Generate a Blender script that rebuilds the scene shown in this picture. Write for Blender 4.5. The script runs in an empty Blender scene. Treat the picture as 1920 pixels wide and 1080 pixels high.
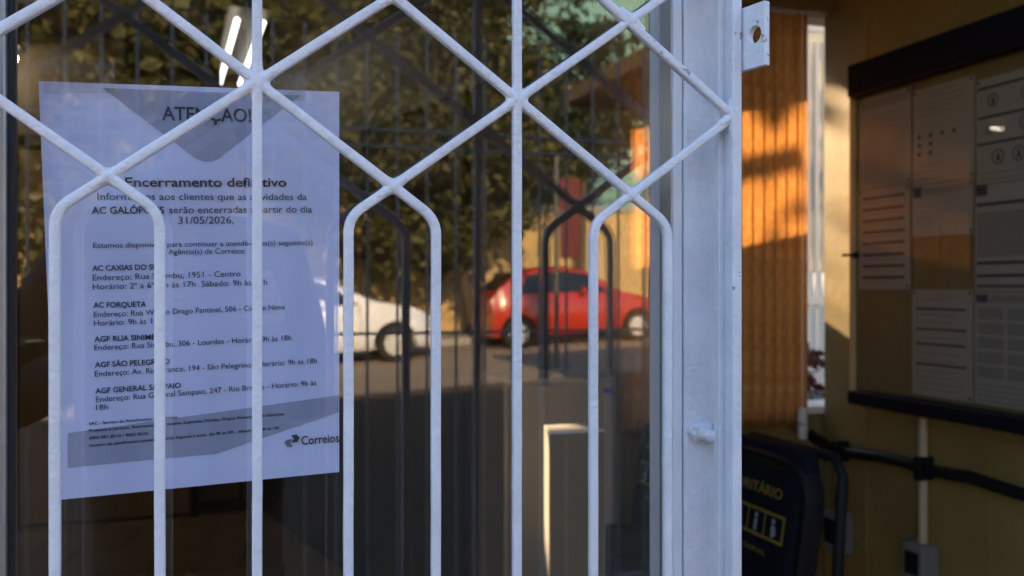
import bpy, bmesh, math, random
from mathutils import Vector, Matrix, noise
R = math.radians
S = bpy.context.scene
C = S.collection
rnd = random.Random(7)

# ---------------------------------------------------------------- camera, sky, sun, exposure
PHI, F, D, HC = R(18.05), 1707.0, 0.7325, 1.33
cp, sp = math.cos(PHI), math.sin(PHI)
cam = bpy.data.cameras.new('camera'); cam.lens = 32.0; cam.sensor_width = 36.0
cam.clip_start = 0.02; cam.clip_end = 3000
cam.dof.use_dof = True; cam.dof.focus_distance = 0.685; cam.dof.aperture_fstop = 8.0
cob = bpy.data.objects.new('camera', cam); C.objects.link(cob)
cob.location = (0, -D, HC); cob.rotation_euler = (R(90), 0, -PHI)
S.camera = cob

AZ, EL = R(12), R(21)                     # sun stands behind the building, a little to the left
SUN = Vector((-math.sin(AZ)*math.cos(EL), math.cos(AZ)*math.cos(EL), math.sin(EL)))
w = bpy.data.worlds.new('World'); S.world = w; w.use_nodes = True
nt = w.node_tree; bg = nt.nodes['Background']
sky = nt.nodes.new('ShaderNodeTexSky'); sky.sky_type = 'NISHITA'; sky.sun_disc = False
sky.ozone_density = 3.0; sky.sun_elevation = EL; sky.sun_rotation = -AZ
nt.links.new(sky.outputs[0], bg.inputs[0]); bg.inputs[1].default_value = 0.15
sl = bpy.data.lights.new('sun', 'SUN'); sl.energy = 4.6; sl.angle = R(0.5); sl.color = (1.0, 0.72, 0.40)
so = bpy.data.objects.new('sun', sl); C.objects.link(so)
so.rotation_euler = SUN.to_track_quat('Z', 'Y').to_euler(); so.location = (-3, 12, 8)
S.view_settings.view_transform = 'Standard'; S.view_settings.look = 'None'
S.view_settings.gamma = 1.0; S.view_settings.use_curve_mapping = False
S.view_settings.exposure = 2.2
S.cycles.use_denoising = True
S.cycles.max_bounces = 10; S.cycles.transparent_max_bounces = 16
S.cycles.sample_clamp_indirect = 6.0

# ---------------------------------------------------------------- measuring: a photo point on a known plane
def ray(px, py):
    u, v = (px-960)/F, (540-py)/F
    return Vector((cp*u+sp, -sp*u+cp, v))
def on_y(px, py, Y):
    d = ray(px, py); t = (Y+D)/d.y
    return Vector((d.x*t, Y, HC+d.z*t))
def on_x(px, py, X):
    d = ray(px, py); t = X/d.x
    return Vector((X, d.y*t-D, HC+d.z*t))

# ---------------------------------------------------------------- materials
def lin(c): return tuple(c)+(1.0,)
def mat(name, col, rough=0.5, var=0.0, vscale=8.0, bump=0.0, bscale=60.0, metal=0.0, spec=0.5, col2=None, trans=0.0, stretch=None, thr=None, coat=0.0):
    m = bpy.data.materials.new(name); m.use_nodes = True
    n = m.node_tree; b = n.nodes['Principled BSDF']
    b.inputs['Base Color'].default_value = lin(col); b.inputs['Roughness'].default_value = rough
    b.inputs['Metallic'].default_value = metal; b.inputs['Specular IOR Level'].default_value = spec
    if coat: b.inputs['Coat Weight'].default_value = coat; b.inputs['Coat Roughness'].default_value = 0.05
    tc = n.nodes.new('ShaderNodeTexCoord'); src = tc.outputs['Object']
    if stretch:
        mp = n.nodes.new('ShaderNodeMapping'); mp.inputs['Scale'].default_value = stretch
        n.links.new(src, mp.inputs[0]); src = mp.outputs[0]
    if var or col2:
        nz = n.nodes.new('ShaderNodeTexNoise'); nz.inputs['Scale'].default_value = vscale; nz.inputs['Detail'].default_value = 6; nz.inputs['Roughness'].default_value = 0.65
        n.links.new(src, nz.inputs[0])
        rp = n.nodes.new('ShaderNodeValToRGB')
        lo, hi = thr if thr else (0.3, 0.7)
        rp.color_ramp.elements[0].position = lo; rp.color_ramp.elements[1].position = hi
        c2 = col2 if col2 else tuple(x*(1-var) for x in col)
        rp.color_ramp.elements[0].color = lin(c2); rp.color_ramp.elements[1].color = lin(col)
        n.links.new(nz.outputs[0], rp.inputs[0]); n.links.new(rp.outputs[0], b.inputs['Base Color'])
    if bump:
        nb = n.nodes.new('ShaderNodeTexNoise'); nb.inputs['Scale'].default_value = bscale; nb.inputs['Detail'].default_value = 4
        n.links.new(src, nb.inputs[0])
        bp = n.nodes.new('ShaderNodeBump'); bp.inputs['Strength'].default_value = bump; bp.inputs['Distance'].default_value = 0.002
        n.links.new(nb.outputs[0], bp.inputs['Height']); n.links.new(bp.outputs[0], b.inputs['Normal'])
    if trans:
        tl = n.nodes.new('ShaderNodeBsdfTranslucent'); mx = n.nodes.new('ShaderNodeMixShader'); mx.inputs[0].default_value = trans
        tl.inputs[0].default_value = lin(col)
        if var or col2: n.links.new(rp.outputs[0], tl.inputs[0])
        n.links.new(b.outputs[0], mx.inputs[1]); n.links.new(tl.outputs[0], mx.inputs[2])
        n.links.new(mx.outputs[0], n.nodes['Material Output'].inputs[0])
    return m
def brick(name, c1, c2, mortar, bw, rh, ms, rough=0.6, offset=0.5, scale=1.0, rot=0.0):
    m = mat(name, c1, rough); n = m.node_tree; b = n.nodes['Principled BSDF']
    tc = [x for x in n.nodes if x.type == 'TEX_COORD'][0]
    mp = n.nodes.new('ShaderNodeMapping'); mp.inputs['Rotation'].default_value = (0, 0, rot)
    br = n.nodes.new('ShaderNodeTexBrick'); br.offset = offset
    br.inputs['Color1'].default_value = lin(c1); br.inputs['Color2'].default_value = lin(c2); br.inputs['Mortar'].default_value = lin(mortar)
    br.inputs['Scale'].default_value = scale; br.inputs['Brick Width'].default_value = bw; br.inputs['Row Height'].default_value = rh; br.inputs['Mortar Size'].default_value = ms
    n.links.new(tc.outputs['Object'], mp.inputs[0]); n.links.new(mp.outputs[0], br.inputs[0])
    nz = n.nodes.new('ShaderNodeTexNoise'); nz.inputs['Scale'].default_value = 3.0; nz.inputs['Detail'].default_value = 6
    n.links.new(tc.outputs['Object'], nz.inputs[0])
    mx = n.nodes.new('ShaderNodeMix'); mx.data_type = 'RGBA'; mx.blend_type = 'MULTIPLY'; mx.inputs[0].default_value = 0.6
    n.links.new(br.outputs[0], mx.inputs[6]); n.links.new(nz.outputs[1], mx.inputs[7])
    n.links.new(br.outputs[0], b.inputs['Base Color'])
    bp = n.nodes.new('ShaderNodeBump'); bp.inputs['Strength'].default_value = 0.4; bp.inputs['Distance'].default_value = 0.003; bp.invert = True
    n.links.new(br.outputs['Fac'], bp.inputs['Height']); n.links.new(bp.outputs[0], b.inputs['Normal'])
    return m
def emit(name, col, st):
    m = bpy.data.materials.new(name); m.use_nodes = True; n = m.node_tree; b = n.nodes['Principled BSDF']
    b.inputs['Base Color'].default_value = lin(col); b.inputs['Emission Color'].default_value = lin(col); b.inputs['Emission Strength'].default_value = st
    return m
def clear(name, ior=None, tint=(1, 1, 1), fixed=0.04, rough=0.0):
    m = bpy.data.materials.new(name); m.use_nodes = True; n = m.node_tree; n.nodes.clear()
    o = n.nodes.new('ShaderNodeOutputMaterial'); t = n.nodes.new('ShaderNodeBsdfTransparent'); t.inputs[0].default_value = lin(tint)
    g = n.nodes.new('ShaderNodeBsdfGlossy'); g.inputs['Roughness'].default_value = rough
    x = n.nodes.new('ShaderNodeMixShader'); x.inputs[0].default_value = fixed
    if ior:
        f = n.nodes.new('ShaderNodeFresnel'); f.inputs[0].default_value = ior; n.links.new(f.outputs[0], x.inputs[0])
    n.links.new(t.outputs[0], x.inputs[1]); n.links.new(g.outputs[0], x.inputs[2]); n.links.new(x.outputs[0], o.inputs[0])
    return m

def painted(name):
    """white gloss paint, brush marks, a few worn chips showing rusty primer"""
    m = mat(name, (0.82, 0.81, 0.86), 0.36, var=0.16, vscale=30, bump=0.6, bscale=210)
    n = m.node_tree; b = n.nodes['Principled BSDF']
    tc = [x for x in n.nodes if x.type == 'TEX_COORD'][0]
    geo = n.nodes.new('ShaderNodeNewGeometry')
    a = n.nodes.new('ShaderNodeTexNoise'); a.inputs['Scale'].default_value = 140; a.inputs['Detail'].default_value = 5
    c = n.nodes.new('ShaderNodeTexNoise'); c.inputs['Scale'].default_value = 9; c.inputs['Detail'].default_value = 2
    n.links.new(geo.outputs['Position'], a.inputs[0]); n.links.new(geo.outputs['Position'], c.inputs[0])
    mul = n.nodes.new('ShaderNodeMath'); mul.operation = 'MULTIPLY'
    n.links.new(a.outputs[0], mul.inputs[0]); n.links.new(c.outputs[0], mul.inputs[1])
    rp = n.nodes.new('ShaderNodeValToRGB'); rp.color_ramp.elements[0].position = 0.435; rp.color_ramp.elements[1].position = 0.455
    n.links.new(mul.outputs[0], rp.inputs[0])
    mx = n.nodes.new('ShaderNodeMix'); mx.data_type = 'RGBA'
    old = b.inputs['Base Color'].links[0].from_socket
    n.links.new(rp.outputs[0], mx.inputs[0]); n.links.new(old, mx.inputs[6]); mx.inputs[7].default_value = (0.36, 0.33, 0.32, 1)
    n.links.new(mx.outputs[2], b.inputs['Base Color'])
    return m

M = dict(
    white=painted('white_paint'), post=mat('white_post_paint', (0.80, 0.80, 0.85), 0.42, var=0.08, vscale=14, bump=0.35, bscale=120),
    alu=mat('aluminium', (0.42, 0.43, 0.44), 0.42, metal=0.7, var=0.15, vscale=30), gasket=mat('gasket_and_crevice_black', (0.02, 0.02, 0.02), 0.6),
    paper=mat('paper', (0.66, 0.71, 0.98), 0.75, var=0.05, vscale=9, bump=0.5, bscale=14), ink=mat('black_ink', (0.035, 0.035, 0.05), 0.7), greyink=mat('grey_print', (0.37, 0.40, 0.55), 0.7, var=0.12, vscale=60),
    midink=mat('mid_grey_print', (0.15, 0.16, 0.2), 0.7), glass=clear('window_glass', fixed=0.105), glassback=clear('glass_inner_face', fixed=0.0), tape=clear('clear_tape', fixed=0.10, rough=0.3, tint=(0.93, 0.92, 0.90)),
    cover=clear('acrylic_cover', fixed=0.035),
    cream=mat('cream_wall_paint', (0.33, 0.228, 0.075), 0.55, var=0.30, vscale=7, bump=0.4, bscale=30), ceil=mat('ceiling_boards', (0.13, 0.095, 0.05), 0.6, var=0.3, vscale=3, stretch=(1, 12, 1)),
    brownwall=mat('brown_wall_panel', (0.21, 0.145, 0.07), 0.6, var=0.25, vscale=3, stretch=(6, 6, 0.6)), door=mat('brown_door', (0.42, 0.28, 0.13), 0.5, var=0.25, vscale=2, stretch=(8, 8, 0.5)),
    dark=mat('dark_trim', (0.03, 0.022, 0.015), 0.5), steel=mat('brushed_steel', (0.6, 0.6, 0.6), 0.25, metal=1.0),
    floor=brick('floor_tiles', (0.33, 0.22, 0.11), (0.26, 0.17, 0.085), (0.06, 0.045, 0.025), 0.42, 0.42, 0.006, 0.35, 0.5, rot=R(8)),
    slat=mat('wooden_blind_slat', (0.50, 0.225, 0.062), 0.55, col2=(0.24, 0.09, 0.02), vscale=22, trans=0.5, stretch=(4, 4, 1.6)),
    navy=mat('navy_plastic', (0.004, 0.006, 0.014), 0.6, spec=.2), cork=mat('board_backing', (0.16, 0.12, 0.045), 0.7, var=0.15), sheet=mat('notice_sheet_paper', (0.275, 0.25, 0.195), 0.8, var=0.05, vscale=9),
    tan=mat('dull_alloy', (0.55, 0.40, 0.2), 0.5), black=mat('black_plastic', (0.009, 0.009, 0.010), 0.6, spec=.25), blackfab=mat('black_cover_fabric', (0.007, 0.008, 0.013), 0.9, spec=.15, bump=0.4, bscale=300), yellow=mat('yellow_print', (0.30, 0.19, 0.02), 0.7), whiteink=mat('white_print', (0.34, 0.34, 0.36), 0.7),
    grey=mat('grey_pvc', (0.20, 0.20, 0.20), 0.55), pipe=mat('cream_conduit', (0.50, 0.42, 0.28), 0.5), beige=mat('beige_metal', (0.25, 0.205, 0.14), 0.45, var=0.1, vscale=4), whitepl=mat('white_plastic', (0.78, 0.74, 0.66), 0.4),
    tube=emit('fluorescent_tube', (1.0, 0.95, 0.85), 1.1), tubewarm=emit('warm_fluorescent_tube', (1.0, 0.90, 0.70), 9.0), facade=mat('facade_plaster', (0.62, 0.55, 0.42), 0.8, var=0.1, vscale=2, bump=0.3, bscale=50), roof=mat('roof_sheet', (0.25, 0.22, 0.2), 0.7),
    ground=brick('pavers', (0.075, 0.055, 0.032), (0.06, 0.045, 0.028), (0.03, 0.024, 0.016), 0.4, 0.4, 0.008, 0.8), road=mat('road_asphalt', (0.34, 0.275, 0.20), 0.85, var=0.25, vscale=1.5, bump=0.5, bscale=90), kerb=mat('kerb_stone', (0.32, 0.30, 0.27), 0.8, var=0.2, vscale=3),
    ywall=mat('yellow_plaster', (0.52, 0.36, 0.15), 0.85, var=0.18, vscale=1.2), teal=mat('teal_plaster', (0.17, 0.36, 0.33), 0.8, var=0.12, vscale=1.0), tile=mat('clay_tile', (0.33, 0.13, 0.07), 0.8, var=0.3, vscale=5),
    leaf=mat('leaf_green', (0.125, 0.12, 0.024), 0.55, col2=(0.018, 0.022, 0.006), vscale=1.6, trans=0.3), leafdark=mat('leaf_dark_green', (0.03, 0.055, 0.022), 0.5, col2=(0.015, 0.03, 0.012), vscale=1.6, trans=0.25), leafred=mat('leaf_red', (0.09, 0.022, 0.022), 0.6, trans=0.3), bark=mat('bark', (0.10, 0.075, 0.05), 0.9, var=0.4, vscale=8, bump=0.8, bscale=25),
    redpaint=mat('red_car_paint', (0.42, 0.025, 0.006), 0.22, coat=0.6), whitecar=mat('white_car_paint', (0.76, 0.78, 0.83), 0.22, coat=0.6), carglass=mat('dark_car_glass', (0.012, 0.016, 0.016), 0.04, spec=0.8), tyre=mat('tyre_rubber', (0.015, 0.015, 0.015), 0.85), rim=mat('alloy_rim', (0.66, 0.66, 0.66), 0.3, metal=0.3), lamp=mat('lamp_lens', (0.75, 0.75, 0.72), 0.06, metal=0.6), redlens=mat('red_lens', (0.4, 0.01, 0.01), 0.1), chrome=mat('chrome', (0.85, 0.85, 0.85), 0.08, metal=1.0),
    fence=mat('pale_fence_paint', (0.34, 0.33, 0.31), 0.5, var=0.15), redsign=mat('red_banner', (0.12, 0.010, 0.010), 0.6, var=0.15, vscale=4), pole=mat('grey_pole', (0.10, 0.10, 0.095), 0.5, metal=0.5), soffit=mat('soffit_boards', (0.20, 0.14, 0.08), 0.6, var=0.3, vscale=2, stretch=(14, 1, 1)), fascia=mat('white_fascia', (0.78, 0.76, 0.72), 0.6),
)

# ---------------------------------------------------------------- mesh helpers
class MB:
    def __init__(s): s.v = []; s.f = []; s.mi = []
    def face(s, idx, mi=0): s.f.append(idx); s.mi.append(mi)
    def add(s, vs, fs, mi=0):
        b = len(s.v); s.v += [tuple(v) for v in vs]
        for f in fs: s.face([b+i for i in f], mi)
    def box(s, a, b, mi=0):
        x0, y0, z0 = a; x1, y1, z1 = b
        s.add([(x0,y0,z0),(x1,y0,z0),(x1,y1,z0),(x0,y1,z0),(x0,y0,z1),(x1,y0,z1),(x1,y1,z1),(x0,y1,z1)],
              [(0,3,2,1),(4,5,6,7),(0,1,5,4),(1,2,6,5),(2,3,7,6),(3,0,4,7)], mi)
    def prism(s, poly, vec):
        n = len(poly); vec = Vector(vec); a = [Vector(p) for p in poly]; b = [p+vec for p in a]
        nrm = Vector((0, 0, 0))
        for i in range(n): nrm += (a[i]-a[0]).cross(a[(i+1) % n]-a[0])
        if nrm.dot(vec) > 0: a, b = a[::-1], b[::-1]
        s.add(a+b, [list(range(n)), list(range(2*n-1, n-1, -1))]+[[i, n+i, n+(i+1) % n, (i+1) % n] for i in range(n)])
    def sheet(s, poly): s.add(poly, [list(range(len(poly)))])
    def loft(s, rings, caps=True, close=True):
        n = len(rings[0]); b = len(s.v)
        for r in rings: s.v += [tuple(p) for p in r]
        for i in range(len(rings)-1):
            for j in range(n if close else n-1):
                k = (j+1) % n
                s.face([b+i*n+j, b+i*n+k, b+(i+1)*n+k, b+(i+1)*n+j])
        if caps:
            s.face([b+j for j in range(n)][::-1]); s.face([b+(len(rings)-1)*n+j for j in range(n)])
    def tube(s, path, r, seg=10, caps=True):
        path = [Vector(p) for p in path]; n = len(path)
        rr = r if isinstance(r, (list, tuple)) else [r]*n
        up = None; rings = []
        for i in range(n):
            t = (path[min(i+1, n-1)]-path[max(i-1, 0)]).normalized()
            if up is None:
                up = Vector((0, 0, 1)) if abs(t.z) < 0.9 else Vector((1, 0, 0))
            a = (up - t*up.dot(t)).normalized(); up = a; b = t.cross(a)
            rings.append([path[i]+(a*math.cos(2*math.pi*k/seg)+b*math.sin(2*math.pi*k/seg))*rr[i] for k in range(seg)])
        s.loft(rings, caps)
    def ball(s, c, r, sc=(1, 1, 1), seg=12):
        rings = []
        for i in range(1, seg):
            a = math.pi*i/seg
            rings.append([(c[0]+r*sc[0]*math.sin(a)*math.cos(2*math.pi*k/seg), c[1]+r*sc[1]*math.sin(a)*math.sin(2*math.pi*k/seg), c[2]-r*sc[2]*math.cos(a)) for k in range(seg)])
        s.loft(rings)
    def disc_y(s, c, r, depth, seg=28):                     # a cylinder along Y
        rings = [[(c[0]+r*math.cos(2*math.pi*k/seg), c[1]+dy, c[2]+r*math.sin(2*math.pi*k/seg)) for k in range(seg)] for dy in (0, depth)]
        s.loft(rings)
    def mesh(s, name, fix=True):
        m = bpy.data.meshes.new(name); m.from_pydata(s.v, [], s.f); m.update()
        if any(s.mi):
            for p, i in zip(m.polygons, s.mi): p.material_index = i
        if fix:
            bm = bmesh.new(); bm.from_mesh(m); bmesh.ops.recalc_face_normals(bm, faces=bm.faces); bm.to_mesh(m); bm.free()
        return m

def link(name, me, m, parent=None, smooth=None):
    o = bpy.data.objects.new(name, me); C.objects.link(o)
    if m is not None:
        me.materials.clear()
        for x in (m if isinstance(m, (list, tuple)) else [m]): me.materials.append(x)
    if parent: o.parent = parent
    if smooth is not None:
        me.polygons.foreach_set('use_smooth', [True]*len(me.polygons))
        if smooth < 180: me.set_sharp_from_angle(angle=R(smooth))
    return o
def obj(name, mb, m, parent=None, smooth=None, fix=True): return link(name, mb.mesh(name, fix), m, parent, smooth)
def bev(o, wd, seg=2):
    b = o.modifiers.new('bevel', 'BEVEL'); b.width = wd; b.segments = seg; b.limit_method = 'ANGLE'; b.angle_limit = R(40)
    return o
def tag(o, label, cat, group=None):
    o['label'] = label; o['category'] = cat
    if group: o['group'] = group
    return o
def thing(name, label, cat, loc=(0, 0, 0), group=None):
    o = bpy.data.objects.new(name, None); C.objects.link(o); o.empty_display_size = 0.05
    return tag(o, label, cat, group)
def structure(o): o['kind'] = 'structure'; return o
def stuff(o): o['kind'] = 'stuff'; return o
def copy_tree(o, parent=None):
    c = o.copy(); C.objects.link(c); c.parent = parent
    for ch in [x for x in o.children]: copy_tree(ch, c)
    return c
def bar_box(a, b): mb = MB(); mb.box(a, b); return mb

# ---------------------------------------------------------------- ground, road, far side of the street
def sstep(t): t = max(0.0, min(1.0, t)); return t*t*(3-2*t)
def gz(x, y):
    pl = 0.10+0.047*(max(-14.0, min(20.0, x))-2.85)
    return -0.06+(pl+0.06)*sstep((-2.6-y)/6.0)
def sheet_grid(xs, ys, dz):
    mb = MB()
    for y in ys:
        for x in xs: mb.v.append((x, y, gz(x, y)+dz))
    n = len(xs)
    for j in range(len(ys)-1):
        for i in range(n-1): mb.face([j*n+i, j*n+i+1, (j+1)*n+i+1, (j+1)*n+i])
    return mb
XS = [-900, -300, -100, -50, -30]+[-20+i*2 for i in range(24)]+[30, 50, 100, 300, 900]
YS = [-900, -300, -100, -50, -30, -24, -20, -16, -12]+[-10+0.6*i for i in range(17)]+[1, 4, 10, 30, 100, 300, 900]
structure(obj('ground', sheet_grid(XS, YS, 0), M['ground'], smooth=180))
structure(obj('road', sheet_grid([-60, -30]+[-20+i*2 for i in range(24)]+[30, 60], [-17.0, -14, -12, -11, -10.25], 0.004), M['road'], smooth=180))  # near edge set at the building's shadow; darker pavers colour in the shaded road
kb = MB()
for i in range(-20, 26, 2):
    p = [(i, -17.0, gz(i, -17)+0.14), (i+2, -17.0, gz(i+2, -17)+0.14), (i+2, -17.16, gz(i+2, -17)+0.14), (i, -17.16, gz(i, -17)+0.14)]
    kb.add(p+[(a, b, c-0.2) for a, b, c in p], [(0,1,2,3),(0,4,5,1),(3,2,6,7)])
structure(obj('kerb', kb, M['kerb']))
structure(obj('sidewalk', sheet_grid([-60, -30]+[-20+i*2 for i in range(24)]+[30, 60], [-19.4, -18, -17.165], 0.12), M['kerb']))

yw = MB()
pts = [(-20, -.9), (-8, -.4), (4, .1), (16, .7), (30, 1.0)]
for (a, za), (b, zb) in zip(pts, pts[1:]):
    yw.prism([(a, -19.4, za-.3), (b, -19.4, zb-.3), (b, -19.4, 3.1+(zb*.3)), (a, -19.4, 3.1+(za*.3))], (0, -.25, 0))
t = thing('boundary_wall', 'long sunlit yellow plaster wall behind the parked cars across the street', 'wall')
obj('plaster_wall', yw, M['ywall'], t)
yc = MB(); yc.prism([(-20, -19.34, 2.83), (30, -19.34, 3.40), (30, -19.34, 3.52), (-20, -19.34, 2.95)], (0, -.4, 0))
obj('coping', yc, M['kerb'], t)

# teal house beyond the wall
t = thing('teal_house', 'teal painted house with clay tile roof beyond the yellow wall', 'house')
mb = MB(); mb.box((9.2, -36, 0), (17, -28, 12)); obj('wall', mb, M['teal'], t)
rf = MB(); rf.prism([(8.7, -27.5, 12), (17.5, -27.5, 12), (17.5, -32, 14.2), (8.7, -32, 14.2)], (0, -.05, -.2))
obj('roof', rf, M['tile'], t)
for i, (x, z) in enumerate(((10.0, 2.4), (14.4, 6.6), (14.4, 2.4))):
    fr = MB(); fr.box((x, -28.0, z), (x+1.4, -27.93, z+1.6)); wo = obj('window', fr, M['brownwall'], t)
    pn = MB(); pn.box((x+.1, -27.95, z+.1), (x+1.3, -27.92, z+1.5)); obj('pane', pn, M['carglass'], wo)

# ---------------------------------------------------------------- trees
def tree(name, label, cat, x, y, crown_z, rad, n_clump, per, m, leafsize, group, seed, trunk_r=0.13, lean=0.2):
    r = random.Random(seed); t = thing(name, label, cat, group=group); t.location = (x, y, gz(x, y))
    g = gz(x, y); tb = MB()
    top = crown_z-g
    path = [Vector((0, 0, -.1)), Vector((lean*.3, .05, top*.35)), Vector((lean*.7, -.04, top*.7)), Vector((lean, 0, top+rad[2]*.3))]
    tb.tube(path, [trunk_r*1.3, trunk_r, trunk_r*.8, trunk_r*.35], 10)
    cl = []
    for k in range(n_clump):
        while True:
            p = Vector((r.uniform(-1, 1), r.uniform(-1, 1), r.uniform(-1, 1)))
            if .25 < p.length < 1: break
        cl.append(Vector((p.x*rad[0]+lean, p.y*rad[1], top+p.z*rad[2])))
    for c in cl[:9]:
        s0 = path[2].lerp(path[3], r.random()*.7); mid = s0.lerp(c, .5)+Vector((0, 0, .2))
        tb.tube([s0, mid, c], [trunk_r*.4, trunk_r*.25, .015], 6)
    obj('trunk', tb, M['bark'], t, 180)
    lb = MB()
    for c in cl:
        cs = r.uniform(.35, .75)*min(rad)*.55
        for k in range(per):
            q = Vector((r.gauss(0, 1), r.gauss(0, 1), r.gauss(0, .75)))*cs*.6
            d = Vector((r.uniform(-1, 1), r.uniform(-1, 1), r.uniform(-1, .4))).normalized()
            s_ = d.cross(Vector((r.uniform(-1, 1), r.uniform(-1, 1), r.uniform(-1, 1)))).normalized()
            L = leafsize*r.uniform(.6, 1.3); W = L*r.uniform(.3, .45); p = c+q
            nn = d.cross(s_)*L*.12
            lb.add([p, p+d*L*.5+s_*W+nn, p+d*L, p+d*L*.5-s_*W+nn], [(0, 1, 2), (0, 2, 3)])
    obj('crown', lb, m, t, fix=False)
    return t
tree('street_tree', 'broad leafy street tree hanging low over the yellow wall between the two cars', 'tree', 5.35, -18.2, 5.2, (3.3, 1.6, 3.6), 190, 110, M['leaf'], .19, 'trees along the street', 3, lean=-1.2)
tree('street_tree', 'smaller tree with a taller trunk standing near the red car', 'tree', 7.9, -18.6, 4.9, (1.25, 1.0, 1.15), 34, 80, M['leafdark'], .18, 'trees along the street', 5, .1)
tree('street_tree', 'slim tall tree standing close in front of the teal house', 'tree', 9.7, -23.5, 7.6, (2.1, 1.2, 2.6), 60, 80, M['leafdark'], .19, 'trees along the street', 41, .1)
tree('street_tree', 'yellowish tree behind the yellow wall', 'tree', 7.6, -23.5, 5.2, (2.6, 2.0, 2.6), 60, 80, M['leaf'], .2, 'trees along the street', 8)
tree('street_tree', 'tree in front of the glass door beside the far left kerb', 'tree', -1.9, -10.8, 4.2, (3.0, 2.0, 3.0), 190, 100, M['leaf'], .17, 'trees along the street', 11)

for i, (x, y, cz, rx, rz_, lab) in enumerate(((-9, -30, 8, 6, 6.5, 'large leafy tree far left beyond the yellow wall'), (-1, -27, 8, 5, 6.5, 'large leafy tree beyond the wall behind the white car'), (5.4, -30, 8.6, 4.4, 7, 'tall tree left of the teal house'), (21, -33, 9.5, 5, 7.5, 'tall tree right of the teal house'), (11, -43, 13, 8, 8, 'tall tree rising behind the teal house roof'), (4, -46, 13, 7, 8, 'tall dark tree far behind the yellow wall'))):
    tree('street_tree', lab, 'tree', x, y, cz, (rx, 3.0, rz_), 200, 75, M['leafdark'] if i % 2 else M['leaf'], .5, 'trees along the street', 20+i, .25)

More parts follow.
